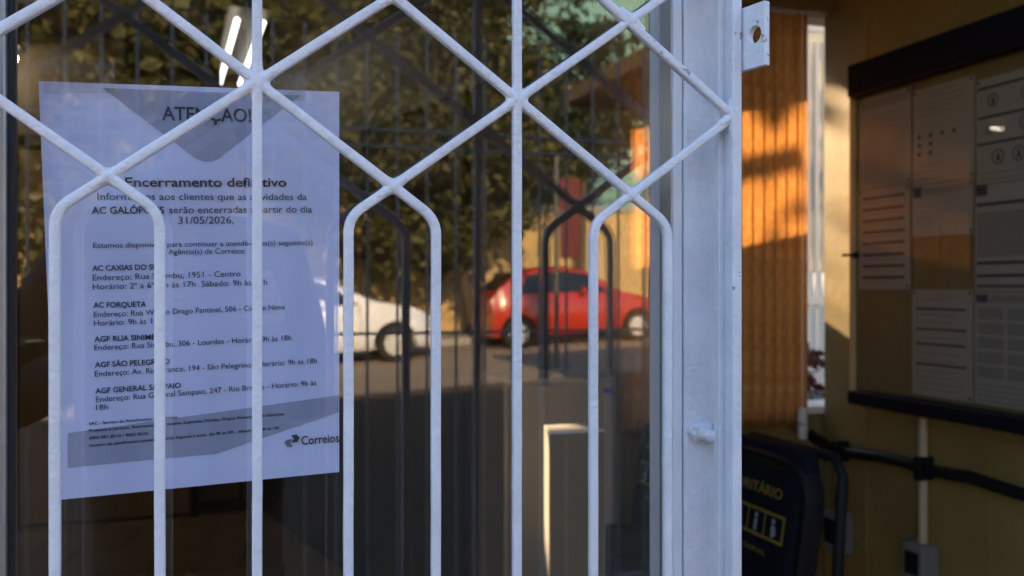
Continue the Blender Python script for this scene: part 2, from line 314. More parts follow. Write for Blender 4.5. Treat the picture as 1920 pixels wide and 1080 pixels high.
# ---------------------------------------------------------------- cars
def interp(tbl, x):
    if x <= tbl[0][0]: return tbl[0][1]
    for i in range(len(tbl)-1):
        (a, va), (b, vb) = tbl[i], tbl[i+1]
        if x <= b:
            f = (x-a)/(b-a); return va+(vb-va)*f
    return tbl[-1][1]
def smooth_tbl(tbl, x, e=.07): return sum(interp(tbl, x+d*e) for d in (-1, -.5, 0, .5, 1))/5
def car(label, x_front_wheel, yc, top, belt, half, wb, xf, xr, wr, paint, win, shield, rear_glass, doors):
    """local x runs forward from the rear axle; built in world space along the sloping kerb"""
    t = thing('parked_car', label, 'car', group='cars parked across the street')
    za, zb = gz(x_front_wheel-wb, -14.8)+.004, gz(x_front_wheel, -14.8)+.004
    ang = math.atan2(zb-za, wb)
    t.location = (x_front_wheel-wb, yc, za); t.rotation_euler = (0, -ang, 0)
    def sec(x):
        zt = smooth_tbl(top, x); zbelt = min(smooth_tbl(belt, x), zt-.03); h = smooth_tbl(half, x); cab = max(0, min(1, (zt-zbelt)/.5))
        hr = h*(1-.24*cab)*(.985 if cab > 0 else .93); z0 = .22+.06*max(0, abs(x-wb/2)-wb/2-.2)
        return [(x, 0, z0), (x, h*.86, z0), (x, h*.97, z0+.09), (x, h, z0+.28), (x, h*.995, (z0+.28+zbelt)/2+.02), (x, h*.95, zbelt), (x, hr, zt-.05*(.4+cab*.6)), (x, hr*.86, zt-.012), (x, hr*.4, zt+.012), (x, 0, zt+.016)]
    N = 64; rings = []
    for i in range(N+1):
        x = xr+(xf-xr)*i/N; s_ = sec(x); rings.append(s_+[(a, -b, c) for a, b, c in s_[-2:0:-1]])
    mb = MB(); mb.loft(rings); body = obj('body', mb, paint, t, 50)
    cut = MB()
    for cx in (0, wb):
        for sg in (1, -1):
            cut.disc_y((cx, sg*.52 if sg > 0 else -1.2, wr), wr+.055, .68, 32)
    co = obj('arch_cutter', cut, None)
    md = body.modifiers.new('arches', 'BOOLEAN'); md.object = co; md.operation = 'DIFFERENCE'; md.solver = 'EXACT'
    co.parent = None; co.matrix_world = Matrix.Identity(4)
    keep = (t.location.copy(), t.rotation_euler.copy()); t.location = (0, 0, 0); t.rotation_euler = (0, 0, 0)
    bpy.context.view_layer.update()
    dg = bpy.context.evaluated_depsgraph_get(); me = bpy.data.meshes.new_from_object(body.evaluated_get(dg))
    body.modifiers.clear(); body.data = me; me.polygons.foreach_set('use_smooth', [True]*len(me.polygons)); me.set_sharp_from_angle(angle=R(40))
    bpy.data.objects.remove(co); t.location, t.rotation_euler = keep
    def side_patch(x0, x1, s0, s1, slope0=0, slope1=0, sg=1, off=.006):
        g = MB(); nx = 10; rows = []
        for j, sv in enumerate((s0, (s0+s1)/2, s1)):
            row = []
            for i in range(nx+1):
                f = i/nx; k = j/2
                x = (x0+slope0*k)*(1-f)+(x1+slope1*k)*f; q = sec(x); a, b = Vector(q[5]), Vector(q[6]); p = a.lerp(b, sv)
                row.append((x, sg*(p.y+off), p.z+off*.4))
            rows.append(row)
        b0 = len(g.v)
        for r_ in rows: g.v += r_
        for j in range(2):
            for i in range(nx): g.face([j*(nx+1)+i, j*(nx+1)+i+1, (j+1)*(nx+1)+i+1, (j+1)*(nx+1)+i])
        return g
    for sg in (1, -1):
        for (a, b, c, d) in win: obj('side_window', side_patch(a, b, .10, .90, c, d, sg), M['carglass'], t, 180)
    for nm, (x0, x1) in (('windscreen', shield), ('rear_window', rear_glass)):
        g = MB(); rows = []
        for i in range(9):
            x = x0+(x1-x0)*i/8; q = sec(x); hr = q[7][1]*.97
            rows.append([(x, hr*k/4, q[7][2]+.014+(1-(k/4)**2)*.022) for k in range(-4, 5)])
        n = 9
        for r_ in rows: g.v += r_
        for i in range(8):
            for k in range(8): g.face([i*n+k, i*n+k+1, (i+1)*n+k+1, (i+1)*n+k])
        obj(nm, g, M['carglass'], t, 180)
    for cx in (0, wb):
        hw = smooth_tbl(half, cx)
        for sg in (1, -1):
            yo = sg*(hw-.02); w_ = MB()
            prof = [(wr*.62, 0), (wr*.95, 0), (wr, -.03), (wr, -.17), (wr*.95, -.2), (wr*.62, -.2)]
            rings = [[(cx+rr*math.cos(2*math.pi*k/32), yo+sg*dd, wr+rr*math.sin(2*math.pi*k/32)) for rr, dd in prof] for k in range(33)]
            w_.loft(rings, caps=False); wh = obj('wheel', w_, M['tyre'], t, 40)
            rm = MB(); rm.disc_y((cx, yo-sg*.06, wr), wr*.60, -sg*.06, 28)
            rm.disc_y((cx, yo-sg*.008, wr), wr*.16, -sg*.05, 16)
            for k in range(10):
                a = 2*math.pi*k/10; ca, sa = math.cos(a), math.sin(a)
                p = lambda r_, o_, dy: (cx+r_*ca-o_*sa, yo-sg*dy, wr+r_*sa+o_*ca)
                ri, ro, hw_ = wr*.12, wr*.6, .018
                rm.add([p(ri, -hw_, .012), p(ro, -hw_*.7, .02), p(ro, hw_*.7, .02), p(ri, hw_, .012), p(ri, -hw_, .05), p(ro, -hw_*.7, .055), p(ro, hw_*.7, .055), p(ri, hw_, .05)], [(0,1,2,3),(0,4,5,1),(3,2,6,7)])
            rings = [[(cx+rr*math.cos(2*math.pi*k/32), yo-sg*dd, wr+rr*math.sin(2*math.pi*k/32)) for rr, dd in ((wr*.56, .03), (wr*.63, -.004), (wr*.64, .05))] for k in range(33)]
            rm.loft(rings, caps=False, close=True); obj('rim', rm, M['rim'], wh, 40)
    for sg in (1, -1):
        xh = xf-.30; q = sec(xh); h = MB(); h.ball((xf-.27, sg*q[4][1]*.83, q[5][2]-.09), .15, (1.25, .62, .6), 14); obj('headlight', h, M['lamp'], t, 180)
        q = sec(xr+.14); h = MB(); h.ball((xr+.16, sg*q[4][1]*.84, q[5][2]-.12), .12, (.9, .55, 1.5), 12); obj('tail_light', h, M['redlens'], t, 180)
        q = sec(shield[0]-.05); h = MB(); h.ball((shield[0]-.22, sg*(q[5][1]+.1), q[5][2]+.07), .1, (.6, 1.0, .75), 12); obj('wing_mirror', h, paint, t, 180)
        for dx in doors:
            q = sec(dx); h = MB(); h.tube([(dx-.09, sg*(q[4][1]+.012), q[5][2]-.09), (dx, sg*(q[4][1]+.03), q[5][2]-.085), (dx+.09, sg*(q[4][1]+.012), q[5][2]-.09)], .016, 8); obj('door_handle', h, M['chrome'], t, 180)
            for xx in (dx-.16, dx+ (0.92 if len(doors) == 1 else .80)):
                sm = MB(); q = sec(xx); rows = [(xx, sg*(a[1]+.003), a[2]) for a in q[3:6]]
                for a, b in zip(rows, rows[1:]): sm.add([(a[0]-.005, a[1], a[2]), (a[0]+.005, a[1], a[2]), (b[0]+.005, b[1], b[2]), (b[0]-.005, b[1], b[2])], [(0, 1, 2, 3)])
                obj('door_seam', sm, M['dark'], t)
    bmp = MB(); q = sec(xf-.04)
    bmp.prism([(xf-.10, -.5, .32), (xf+.012, -.45, .32), (xf+.012, .45, .32), (xf-.10, .5, .32)], (0, 0, .16)); obj('grille', bmp, M['black'], t)
    pl = MB(); pl.box((xf+.005, -.2, .5), (xf+.022, .2, .61)); obj('number_plate', pl, M['fence'], t)
    return t
car('small glossy red hatchback parked at the far kerb', 7.64, -15.72,
    [(-.46, .92), (-.34, 1.10), (.06, 1.40), (.48, 1.47), (1.05, 1.48), (1.45, 1.40), (2.02, 1.0), (2.55, .86), (2.90, .70), (3.02, .5)],
    [(-.46, .86), (0, .95), (1.9, .92), (2.6, .82), (3.02, .45)], [(-.46, .68), (-.3, .76), (.2, .82), (2.3, .82), (2.75, .75), (3.02, .55)],
    2.38, 3.02, -.46, .29, M['redpaint'], [(0, .50, .24, -.02), (.58, 1.86, 0, -.42)], (1.48, 2.05), (-.36, .03), (.62,))
car('white sedan parked to the left of the red car', 2.85, -14.95,
    [(-1.02, .92), (-.6, 1.04), (-.25, 1.12), (.35, 1.44), (.9, 1.50), (1.4, 1.46), (1.75, 1.33), (2.25, 1.04), (2.9, .92), (3.28, .74), (3.40, .5)],
    [(-1.02, .84), (0, .95), (2.2, .95), (2.9, .86), (3.40, .45)], [(-1.02, .68), (-.7, .8), (0, .86), (2.5, .86), (3.0, .78), (3.40, .55)],
    2.58, 3.40, -1.02, .315, M['whitecar'], [(.02, .82, .38, -.02), (.90, 2.02, 0, -.42)], (1.62, 2.28), (-.28, .36), (.30, 1.22))

# ---------------------------------------------------------------- red banner sign, canopy, front fence
t = thing('banner_sign', 'narrow plain red banner sign hanging on a grey pole by the road', 'sign')
p = MB(); p.tube([(4.62, -11.4, gz(4.6, -11.4)-.1), (4.62, -11.4, 3.2)], .035, 12); obj('pole', p, M['pole'], t, 40)
p = MB(); p.box((4.68, -11.42, 1.75), (4.98, -11.39, 2.9)); bev(obj('banner', p, M['redsign'], t), .008)
t = thing('porch_canopy', 'boarded porch canopy on posts out in front of the building on the right', 'canopy')
p = MB(); p.box((3.0, -6.6, 2.95), (6.4, -1.2, 3.03)); obj('soffit', p, M['soffit'], t)
p = MB(); p.box((2.9, -6.6, 2.93), (2.997, -1.2, 3.05)); obj('edge_board', p, M['brownwall'], t)
p = MB(); p.box((2.9, -6.7, 2.9), (6.5, -6.603, 3.08)); obj('fascia', p, M['brownwall'], t)
for x, y in ((6.2, -6.4), (6.2, -1.5)):
    p = MB(); p.box((x-.06, y-.06, gz(x, y)-.05), (x+.06, y+.06, 2.948)); obj('post', p, M['fascia'], t)

FY = -2.55
t = thing('front_fence', 'pale painted vertical bar fence facing the door', 'fence')
x0 = on_y(689, 540, -FY).x                                     # fence bar spacing measured in its mirror image
for zc, th in ((1.165, .005), (1.845, .006), (1.905, .006), (.18, .02)):
    p = MB(); p.box((x0-.11*24, FY-.011, zc-th), (x0+.11*30, FY+.011, zc+th)); obj('rail', p, M['fence'], t)
fb = MB(); fb.tube([(0, 0, .0), (0, 0, 2.35)], .0055, 8); fme = None
for i in range(-22, 29):
    if fme is None: o = obj('bar', fb, M['fence'], t, 40); fme = o.data
    else: o = link('bar', fme, None, t)
    o.location = (x0+.11*i, FY+.0005, gz(x0, FY)-.02)

# ---------------------------------------------------------------- the building
WR = 1.75                                                       # inner face of the right wall
bld = thing('post_office', 'post office building with a cream interior behind the barred glass door', 'building')
p = MB()
p.box((-4.0, -.02, -.05), (-1.05, .12, 3.9)); p.box((-1.05, -.02, 2.32), (1.40, .12, 3.9)); p.box((1.40, -.02, -.05), (3.2, .12, 3.9)); obj('front_wall', p, M['facade'], bld)
p = MB()
p.box((-3.3, 4.92, -.05), (.212, 5.04, 2.33)); p.box((.212, 4.92, .33), (.31, 5.04, 2.33)); p.box((.24, 4.92, -.05), (.31, 5.04, .33)); p.box((-3.3, 4.92, 2.64), (.31, 5.04, 2.75)); p.box((-3.3, 4.92, 2.33), (-.29, 5.04, 2.64)); p.box((-.13, 4.92, 2.33), (.31, 5.04, 2.64))  # upper and lower slots added to let sun beams onto the stand and floor
obj('back_wall', p, M['brownwall'], bld)
p = MB(); p.box((-3.42, .12, -.05), (-3.3, 5.04, 2.75)); obj('side_wall', p, M['brownwall'], bld)
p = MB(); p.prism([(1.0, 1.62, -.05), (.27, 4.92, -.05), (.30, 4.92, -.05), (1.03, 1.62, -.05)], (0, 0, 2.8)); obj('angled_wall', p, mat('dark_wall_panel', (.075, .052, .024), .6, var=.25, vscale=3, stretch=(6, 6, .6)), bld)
p = MB(); p.box((WR, .12, -.05), (WR+.12, 1.59, 2.75)); obj('right_wall', p, M['cream'], bld)
p = MB(); p.box((1.035, 1.62, -.05), (2.10, 1.74, .95)); p.box((1.035, 1.62, 2.17), (2.10, 1.74, 2.75)); p.box((2.10, 1.62, -.05), (2.22, 1.74, 2.75)); p.box((WR+.121, 1.5, -.05), (2.22, 1.619, .95)); p.box((WR+.121, 1.5, 2.17), (2.22, 1.619, 2.75)); obj('window_wall', p, M['cream'], bld)
p = MB(); p.box((1.0, 1.585, -.05), (1.088, 1.619, 2.75)); obj('window_jamb', p, M['brownwall'], bld)
p = MB(); p.box((1.09, 1.595, .951), (2.09, 1.735, .972)); obj('window_sill', p, M['whitepl'], bld)
p = MB(); p.prism([(-3.42, -.0, 2.752), (1.87, .0, 2.752), (1.87, 1.76, 2.752), (1.05, 1.76, 2.752), (.32, 5.06, 2.752), (-3.42, 5.06, 2.752)], (0, 0, .12)); obj('ceiling', p, M['ceil'], bld)
# seams of the cream boarding
p = MB()
for yy in (.55, .98, 1.41): p.box((WR-.004, yy-.011, 0), (WR+.001, yy+.011, 2.748))
obj('batten', p, M['cream'], bld)
structure(obj('floor', bar_box((-3.5, -.02, -.05), (3.0, 5.1, 0)), M['floor']))
# added hood, wall, rail and house, all unseen, shading the side window
h0 = lambda x: 2.186+.23*(x-1.285)
p = MB(); p.prism([(1.05, 1.745, 2.62), (.80, 2.72, h0(1.05)+.1185-.04), (1.46, 2.72, h0(1.52)+.1185-.015), (1.66, 2.72, h0(1.66)+.42), (2.1, 2.72, h0(1.66)+.42), (2.1, 1.745, 2.78)], (0, 0, .03)); obj('shade_hood', p, M['roof'], bld)  # unseen hood, outline shaped to cast the slanted shade edge on the blind
yard = thing('shade_wall', 'unseen plastered wall added behind the blind window to shade its lower part', 'wall')  # unseen wall added, top shaped to shade the lower blind and wall
p = MB(); p.prism([(.72, 3.0, -.1), (1.66, 3.0, -.1), (1.66, 3.0, 1.80), (1.385, 3.0, 1.78), (1.38, 3.0, 2.06), (.72, 3.0, 1.93)], (0, .12, 0)); obj('plaster_wall', p, M['facade'], yard)
dk_ = thing('shadow_rail', 'unseen pipe rail on two posts added to cast a band of shade on the blind', 'railing')  # unseen rail added for the soft dark band across the blind
p = MB(); p.tube([(-.02, 6.0, 3.295), (.71, 6.0, 3.458)], .036, 12); obj('rail', p, M['pole'], dk_, 40)
for x, z in ((-.02, 3.295), (.92, 3.505)):
    p = MB(); p.tube([(x, 6.0, -.06), (x, 6.0, z)], .03, 12); obj('post', p, M['pole'], dk_, 40)
nh = thing('sky_block_house', 'unseen plain house added behind the yard to block the low sky', 'house')  # unseen block added to keep low sky light off the blind
p = MB(); p.box((-9, 10.0, -.06), (12, 16, 4.1)); obj('wall', p, M['facade'], nh)
p = MB(); p.prism([(-9.3, 9.7, 4.1), (12.3, 9.7, 4.1), (12.3, 13, 5.0), (-9.3, 13, 5.0)], (0, .05, .15)); obj('roof', p, M['tile'], nh)
wf = thing('yard_fence', 'white slatted yard fence seen in the narrow gap beside the blind', 'fence')
for zc in (1.28, .95, 2.35):
    p = MB(); p.box((1.9, 2.285, zc-.016), (2.75, 2.298, zc+.016)); obj('rail', p, M['fascia'], wf)
sb = None
for i in range(21):
    if sb is None:
        p = MB(); p.box((-.009, 2.30, .0), (.009, 2.312, 1.35)); o = obj('slat', p, M['fascia'], wf); sb = o.data
    else: o = link('slat', sb, None, wf)
    o.location = (1.93+.04*i, 0, .95)
p = MB(); p.box((1.9, 2.32, 1.40), (2.75, 2.33, 2.5)); obj('backing_panel', p, mat('pale_screen', (.7, .68, .62), .8, trans=.5), wf)
lb = MB(); r = random.Random(4)
for k in range(420):
    q = Vector((2.2+r.uniform(-.3, .3), 2.15+r.uniform(-.08, .08), .75+r.uniform(-.3, .35))); d = Vector((r.uniform(-1, 1), r.uniform(-1, 1), r.uniform(-.4, 1))).normalized(); s_ = d.cross(Vector((r.uniform(-1, 1), r.uniform(-1, 1), r.uniform(-1, 1)))).normalized()
    L = r.uniform(.04, .08); lb.add([q, q+d*L*.5+s_*L*.3, q+d*L, q+d*L*.5-s_*L*.3], [(0, 1, 2, 3)])
l2 = MB()
for k in range(900):
    q = Vector((1.02+r.uniform(-.2, .2), 5.6+r.uniform(-.15, .15), 2.20+r.gauss(0, .2))); d = Vector((r.uniform(-1, 1), r.uniform(-1, 1), r.uniform(-.4, 1))).normalized(); s_ = d.cross(Vector((r.uniform(-1, 1), r.uniform(-1, 1), r.uniform(-1, 1)))).normalized()
    L = r.uniform(.05, .10); l2.add([q, q+d*L*.5+s_*L*.3, q+d*L, q+d*L*.5-s_*L*.3], [(0, 1, 2, 3)])
tree('dapple_tree', 'unseen thin leafed tree added behind the blind window to dapple the sun', 'tree', .45, 8.2, 4.45, (.95, .8, .75), 34, 26, M['leafdark'], .11, 'trees added to dapple the blind', 77, trunk_r=.05)  # unseen tree added in the sun's path for soft dapples on the slats
sh = thing('shrub', 'unseen slender green shrub added outside the blind window to soften the sun patch', 'shrub')  # unseen leaves added to fade the sun patch beside the window
obj('foliage', l2, M['leafdark'], sh, fix=False)
p = MB()
for k in range(5): p.tube([(1.02, 5.6, -.06), (1.02+r.uniform(-.1, .1), 5.6, 1.2), (1.02+r.uniform(-.15, .15), 5.6, 2.2)], [.016, .010, .003], 6)
obj('stem', p, M['bark'], sh)
sh = thing('shrub', 'dark red leaved shrub low in the gap beside the blind', 'shrub')
obj('foliage', lb, M['leafred'], sh, fix=False)
p = MB()
for k in range(7): p.tube([(2.2, 2.15, -.06), (2.2+r.uniform(-.2, .2), 2.15, .5), (2.2+r.uniform(-.3, .3), 2.15, 1.0)], [.012, .008, .003], 6)
obj('stem', p, M['bark'], sh)

# back door and wall panels
dr = MB(); dr.box((-1.03, 4.885, .02), (-.145, 4.917, 2.10)); d_ = bev(obj('door', dr, M['door'], bld), .004)
p = MB(); hz = on_y(45, 640, 4.87)
p.tube([(hz.x, 4.885, hz.z), (hz.x, 4.83, hz.z), (hz.x+.11, 4.825, hz.z)], .011, 10); p.disc_y((hz.x, 4.875, hz.z), .028, .012, 20); obj('door_handle', p, M['steel'], d_, 40)
p = MB(); p.box((-1.10, 4.88, 0), (-1.035, 4.918, 2.18)); p.box((-.14, 4.88, 0), (-.095, 4.918, 2.18)); p.box((-1.035, 4.88, 2.105), (-.14, 4.918, 2.18)); obj('door_frame', p, M['dark'], bld)
p = MB(); p.box((.135, 4.90, 0), (.155, 4.919, 2.2)); p.box((-.09, 4.905, .02), (.18, 4.919, .07)); obj('trim', p, M['dark'], bld)
def ang_pt(f, off): a = Vector((1.0, 1.62, 0)); b = Vector((.27, 4.92, 0)); n_ = Vector((-.9764, -.216, 0)); return a.lerp(b, f)+n_*off
p = MB()
for f0, f1, z0, z1 in ((.02, .98, 2.02, 2.06), (.25, .92, 1.72, 1.75), (.22, .25, 0, 2.02), (.5, .515, 0, 2.02), (.75, .765, 0, 2.02)):
    a, b = ang_pt(f0, .004), ang_pt(f1, .004)
    p.prism([(a.x, a.y, z0), (b.x, b.y, z0), (b.x, b.y, z1), (a.x, a.y, z1)], ang_pt(0, .02)-ang_pt(0, .004))
obj('trim', p, M['dark'], bld)

t = thing('slot_screen', 'dark blank panel added under the office ceiling to hide the sun slot', 'sign')  # added panel, hides the bright wall slot from the camera
p = MB(); p.box((-.33, 3.0, 2.06), (.02, 3.02, 2.34)); bev(obj('board', p, M['dark'], t), .004)
for x in (-.28, -.03):
    p = MB(); p.tube([(x, 3.01, 2.34), (x, 3.01, 2.751)], .003, 6); obj('wire', p, M['steel'], t)
# fluorescent fixtures
def fixture(label, a, b, sep):
    a, b = Vector(a), Vector(b); t = thing('ceiling_light', label, 'ceiling light', group='fluorescent lights in the office')
    d = (b-a).normalized(); s_ = Vector((-d.y, d.x, 0))
    p = MB(); q = [a+s_*.09-d*.03, b+s_*.09+d*.03, b-s_*.09+d*.03, a-s_*.09-d*.03]; p.prism([(v.x, v.y, a.z+.05) for v in q], (0, 0, .03)); obj('housing', p, M['dark'], t)
    for k in ((-1, 1) if sep else (0,)):
        p = MB(); p.tube([a+s_*sep*k, b+s_*sep*k], .012, 12); obj('lamp_tube', p, M['tube'] if sep else M['tubewarm'], t, 40)
    p = MB()
    for e in (a, b):
        for k in (-.05, .05): p.tube([(e+s_*k).to_tuple()[:2]+(a.z+.08,), (e+s_*k).to_tuple()[:2]+(2.751,)], .006, 6)
    obj('hanger', p, M['steel'], t)
fixture('twin tube fluorescent light hanging above the notice with its two tubes glowing', (.145, 3.42, 2.50), (.08, 4.72, 2.50), .055)
fixture('long single tube fluorescent light at the back of the office by the brown door', (-2.28, 4.67, 2.535), (-1.51, 4.67, 2.535), 0)
fixture('short single tube fluorescent light over the brown back door', (-1.23, 4.67, 2.545), (-1.0, 4.67, 2.545), 0)

# ---------------------------------------------------------------- blind in the side window
bl = thing('vertical_blind', 'orange brown wooden slat blind hanging in the side window, glowing in the sun', 'blind')
n = 16; bx0, bx1 = 1.065, 1.674; pitch = (bx1-bx0)/n; sme = None
for i in range(n):
    if sme is None:
        p = MB(); w2 = pitch*.57
        prof = [(-w2, .0025), (-w2*.5, -.0005), (0, -.0015), (w2*.5, -.0005), (w2, .0025)]
        rings = [[(x, y, z) for x, y in prof] for z in (.93, 1.35, 1.75, 2.14)]
        p.loft(rings, caps=False, close=False); o = obj('slat', p, M['slat'], bl, 50, fix=False); sme = o.data
    else: o = link('slat', sme, None, bl)
    o.location = (bx0+pitch*(i+.5), 1.565, rnd.uniform(-.006, .006)); o.rotation_euler = (0, 0, R(9+rnd.uniform(-1, 1)))
p = MB(); p.box((1.06, 1.535, 2.145), (WR-.005, 1.60, 2.20)); bev(obj('headrail', p, M['brownwall'], bl), .006)
p = MB(); c = on_y(1505, 795, 1.545)
p.tube([(c.x, 1.545, c.z-.045), (c.x, 1.545, c.z-.04), (c.x, 1.545, c.z-.002)], [.010, .014, .014], 14); p.tube([(c.x, 1.545, c.z+.002), (c.x, 1.545, c.z+.042), (c.x, 1.545, c.z+.046)], [.014, .014, .009], 14)
p.tube([(c.x, 1.545, c.z+.046), (c.x, 1.545, 2.145)], .0018, 6)
obj('cord_weight', p, M['whitepl'], bl, 40)
p = MB(); p.box((1.02, 1.40, 2.20), (WR-.002, 1.52, 2.29)); tag(bev(obj('curtain_box', p, M['dark']), .008), 'dark wooden curtain box above the slat blind', 'curtain box')

# ---------------------------------------------------------------- notice board on the right wall
XB = 1.70
bd = thing('notice_board', 'wall notice board with navy rails and clear cover full of sheets', 'notice board')
a = on_x(1603, 200, XB); zt = on_x(1620, 178, XB-.01).z; zbm = on_x(1600, 742, XB-.01).z
y_far, y_near = a.y, .30
zt = on_x(1592, 150, XB).z
p = MB(); p.box((XB, y_near, zbm), (WR-.002, y_far, zt)); obj('backing', p, M['cork'], bd)
p = MB(); p.box((XB-.012, y_far-.004, zbm), (WR-.003, y_far+.008, zt)); obj('side_frame', p, M['tan'], bd)
def rail_on_wall(name, l0, l1, X, depth):            # l0/l1: photo y of upper and lower edge at px 1592
    z1, z0 = on_x(1592, l0, X).z, on_x(1592, l1, X).z; yf = on_x(1588, l0, X).y
    p = MB(); p.box((X, y_near-.05, z0), (X+depth, yf, z1)); return bev(obj(name, p, M['navy'], bd), .004)
rail_on_wall('top_rail', 122, 182, XB-.045, .044)
rail_on_wall('ledge', 733, 757, XB-.06, .106)
p = MB(); p.sheet([(XB-.010, y_far-.012, zbm), (XB-.010, y_near, zbm), (XB-.010, y_near, zt-.01), (XB-.010, y_far-.012, zt-.01)]); obj('cover', p, M['cover'], bd, fix=False)
for py in (478,):
    p = MB(); q = on_x(1604, py, XB-.02); p.ball(q, .010, (1, 1.2, .9), 10); p.tube([q, q+Vector((-.02, .03, 0))], .004, 8); obj('latch', p, M['black'], bd, 180)

def sheet_on_board(name, label, xl, xr, yt, yb, marks, depth=.0008):
    """photo columns xl..xr, rows yt..yb measured at the left edge"""
    A = on_x(xl, yt, XB-.004); B = on_x(xl, yb, XB-.004); Cc = on_x(xr, yt, XB-.004)
    y0, y1, z1, z0 = A.y, Cc.y, A.z, B.z
    t = thing(name, label, 'notice', group='sheets on the notice board')
    p = MB(); p.box((XB-.0045, y1, z0), (XB-.0045+depth, y0, z1)); obj('paper', p, M['sheet'], t)
    for py_, pz_ in ((y0-.008, z1-.008), (y1+.008, z1-.008), (y1+.008, z0+.008)):
        q_ = MB(); q_.ball((XB-.0062, py_, pz_), .0032, (.5, 1, 1), 8); obj('pin', q_, M['black'], t, 180)
    def P(u, v, k=0): return (XB-.0055-k*.0004, y0+(y1-y0)*u, z1+(z0-z1)*v)
    dk, md, pr = MB(), MB(), MB()
    for m_ in marks:
        k = m_[0]
        if k == 'bar': _, u0, u1, v, h = m_; dk.sheet([P(u0, v), P(u1, v), P(u1, v+h), P(u0, v+h)])
        elif k == 'grey': _, u0, u1, v, h = m_; md.sheet([P(u0, v), P(u1, v), P(u1, v+h), P(u0, v+h)])
        elif k == 'lines':
            _, u0, u1, v0, v1, n_ = m_
            for i in range(n_):
                v = v0+(v1-v0)*i/max(1, n_-1); e = u1-rnd.random()*(u1-u0)*.25
                x = u0
                while x < e-.02:
                    wd = rnd.uniform(.03, .09); pr.sheet([P(x, v, 1), P(min(e, x+wd), v, 1), P(min(e, x+wd), v+.008, 1), P(x, v+.008, 1)]); x += wd+.015
        elif k == 'dot':
            _, u, v, r_ = m_; ar = abs((y1-y0)/(z1-z0)); dk.sheet([P(u+r_*math.cos(a_*math.pi/6), v+r_*ar*math.sin(a_*math.pi/6)) for a_ in range(12)])
        elif k == 'ring':
            _, u, v, r_ = m_; ar = abs((y1-y0)/(z1-z0))
            for a_ in range(20):
                c0, c1 = a_*math.pi/10, (a_+1)*math.pi/10
                dk.sheet([P(u+q*math.cos(c_), v+q*ar*math.sin(c_)) for q, c_ in ((r_, c0), (r_, c1), (r_*.82, c1), (r_*.82, c0))])
            dk.sheet([P(u-r_*.1, v-r_*ar*.5), P(u+r_*.15, v-r_*ar*.5), P(u+r_*.4, v+r_*ar*.5), P(u-r_*.3, v+r_*ar*.5)])
    if dk.f: obj('printed_mark', dk, M['ink'], t, fix=False)
    if md.f: obj('printed_panel', md, mat('faded_print', (.19, .172, .14), .8), t, fix=False)
    if pr.f: obj('printed_text', pr, mat('faint_print', (.13, .12, .10), .8), t, fix=False)
    return t
sheet_on_board('notice_sheet', 'plain text sheet at the top of the first column of the board', 1612, 1709, 190, 356, [('grey', .05, .95, .03, .10), ('lines', .08, .92, .2, .95, 16)])
sheet_on_board('notice_sheet', 'sheet with rows of small dark icons under the rail of the board', 1712, 1828, 172, 349, [('lines', .08, .9, .05, .28, 5)]+[('dot', .12+.19*i, .50+.09*j, .03) for i, j in ((0, 0), (0, 1), (0, 2), (1, 0), (1, 1), (1, 2), (2, 0), (3, 0))]+[('lines', .08, .6, .8, .94, 3)])
sheet_on_board('notice_sheet', 'sheet with three dark headings and round pictograms at the upper right of the board', 1831, 1952, 152, 347, [('bar', .03, .97, .08, .025), ('bar', .03, .97, .36, .025), ('bar', .03, .97, .61, .025), ('ring', .28, .22, .085), ('ring', .8, .22, .085), ('ring', .22, .50, .06), ('ring', .78, .49, .085), ('ring', .36, .76, .10), ('ring', .68, .76, .10), ('lines', .05, .95, .9, .96, 2)])
sheet_on_board('notice_sheet', 'sheet with eight thick black bars down the first column of the board', 1611, 1707, 358, 542, [('bar', .08, .9, .08+.113*i, .028) for i in range(8)]+[('lines', .1, .85, .135+.113*0, .135+.113*7, 8)])
sheet_on_board('notice_sheet', 'short half sheet with a dark header in the middle of the board', 1711, 1826, 351, 446, [('bar', .03, .17, .03, .2), ('grey', .2, .95, .06, .12), ('lines', .12, .7, .4, .75, 4)])
sheet_on_board('notice_sheet', 'sheet with a pale grey block and two black bars at the right of the board', 1829, 1952, 349, 546, [('bar', .02, .2, .0, .1), ('bar', .03, .97, .17, .03), ('grey', .04, .96, .26, .42), ('bar', .03, .97, .72, .03), ('bar', .03, .97, .84, .03), ('bar', .03, .97, .94, .025)])
sheet_on_board('notice_sheet', 'sheet with four spaced black bars in the bottom row of the board', 1711, 1825, 543, 738, [('lines', .1, .8, .05, .09, 2)]+[('bar', .06, .9, v, .022) for v in (.17, .36, .50, .69)]+[('lines', .08, .88, .23, .66, 7), ('lines', .08, .88, .76, .93, 4)])
sheet_on_board('notice_sheet', 'form with many small grey boxes in the bottom right corner of the board', 1828, 1952, 548, 756, [('bar', .03, .22, .02, .07), ('grey', .25, .97, .03, .06)]+[('grey', .05+.47*i, .46+.47*i, .14+.13*j, .1) for i in range(2) for j in range(5)]+[('lines', .06, .94, .82, .96, 4)])

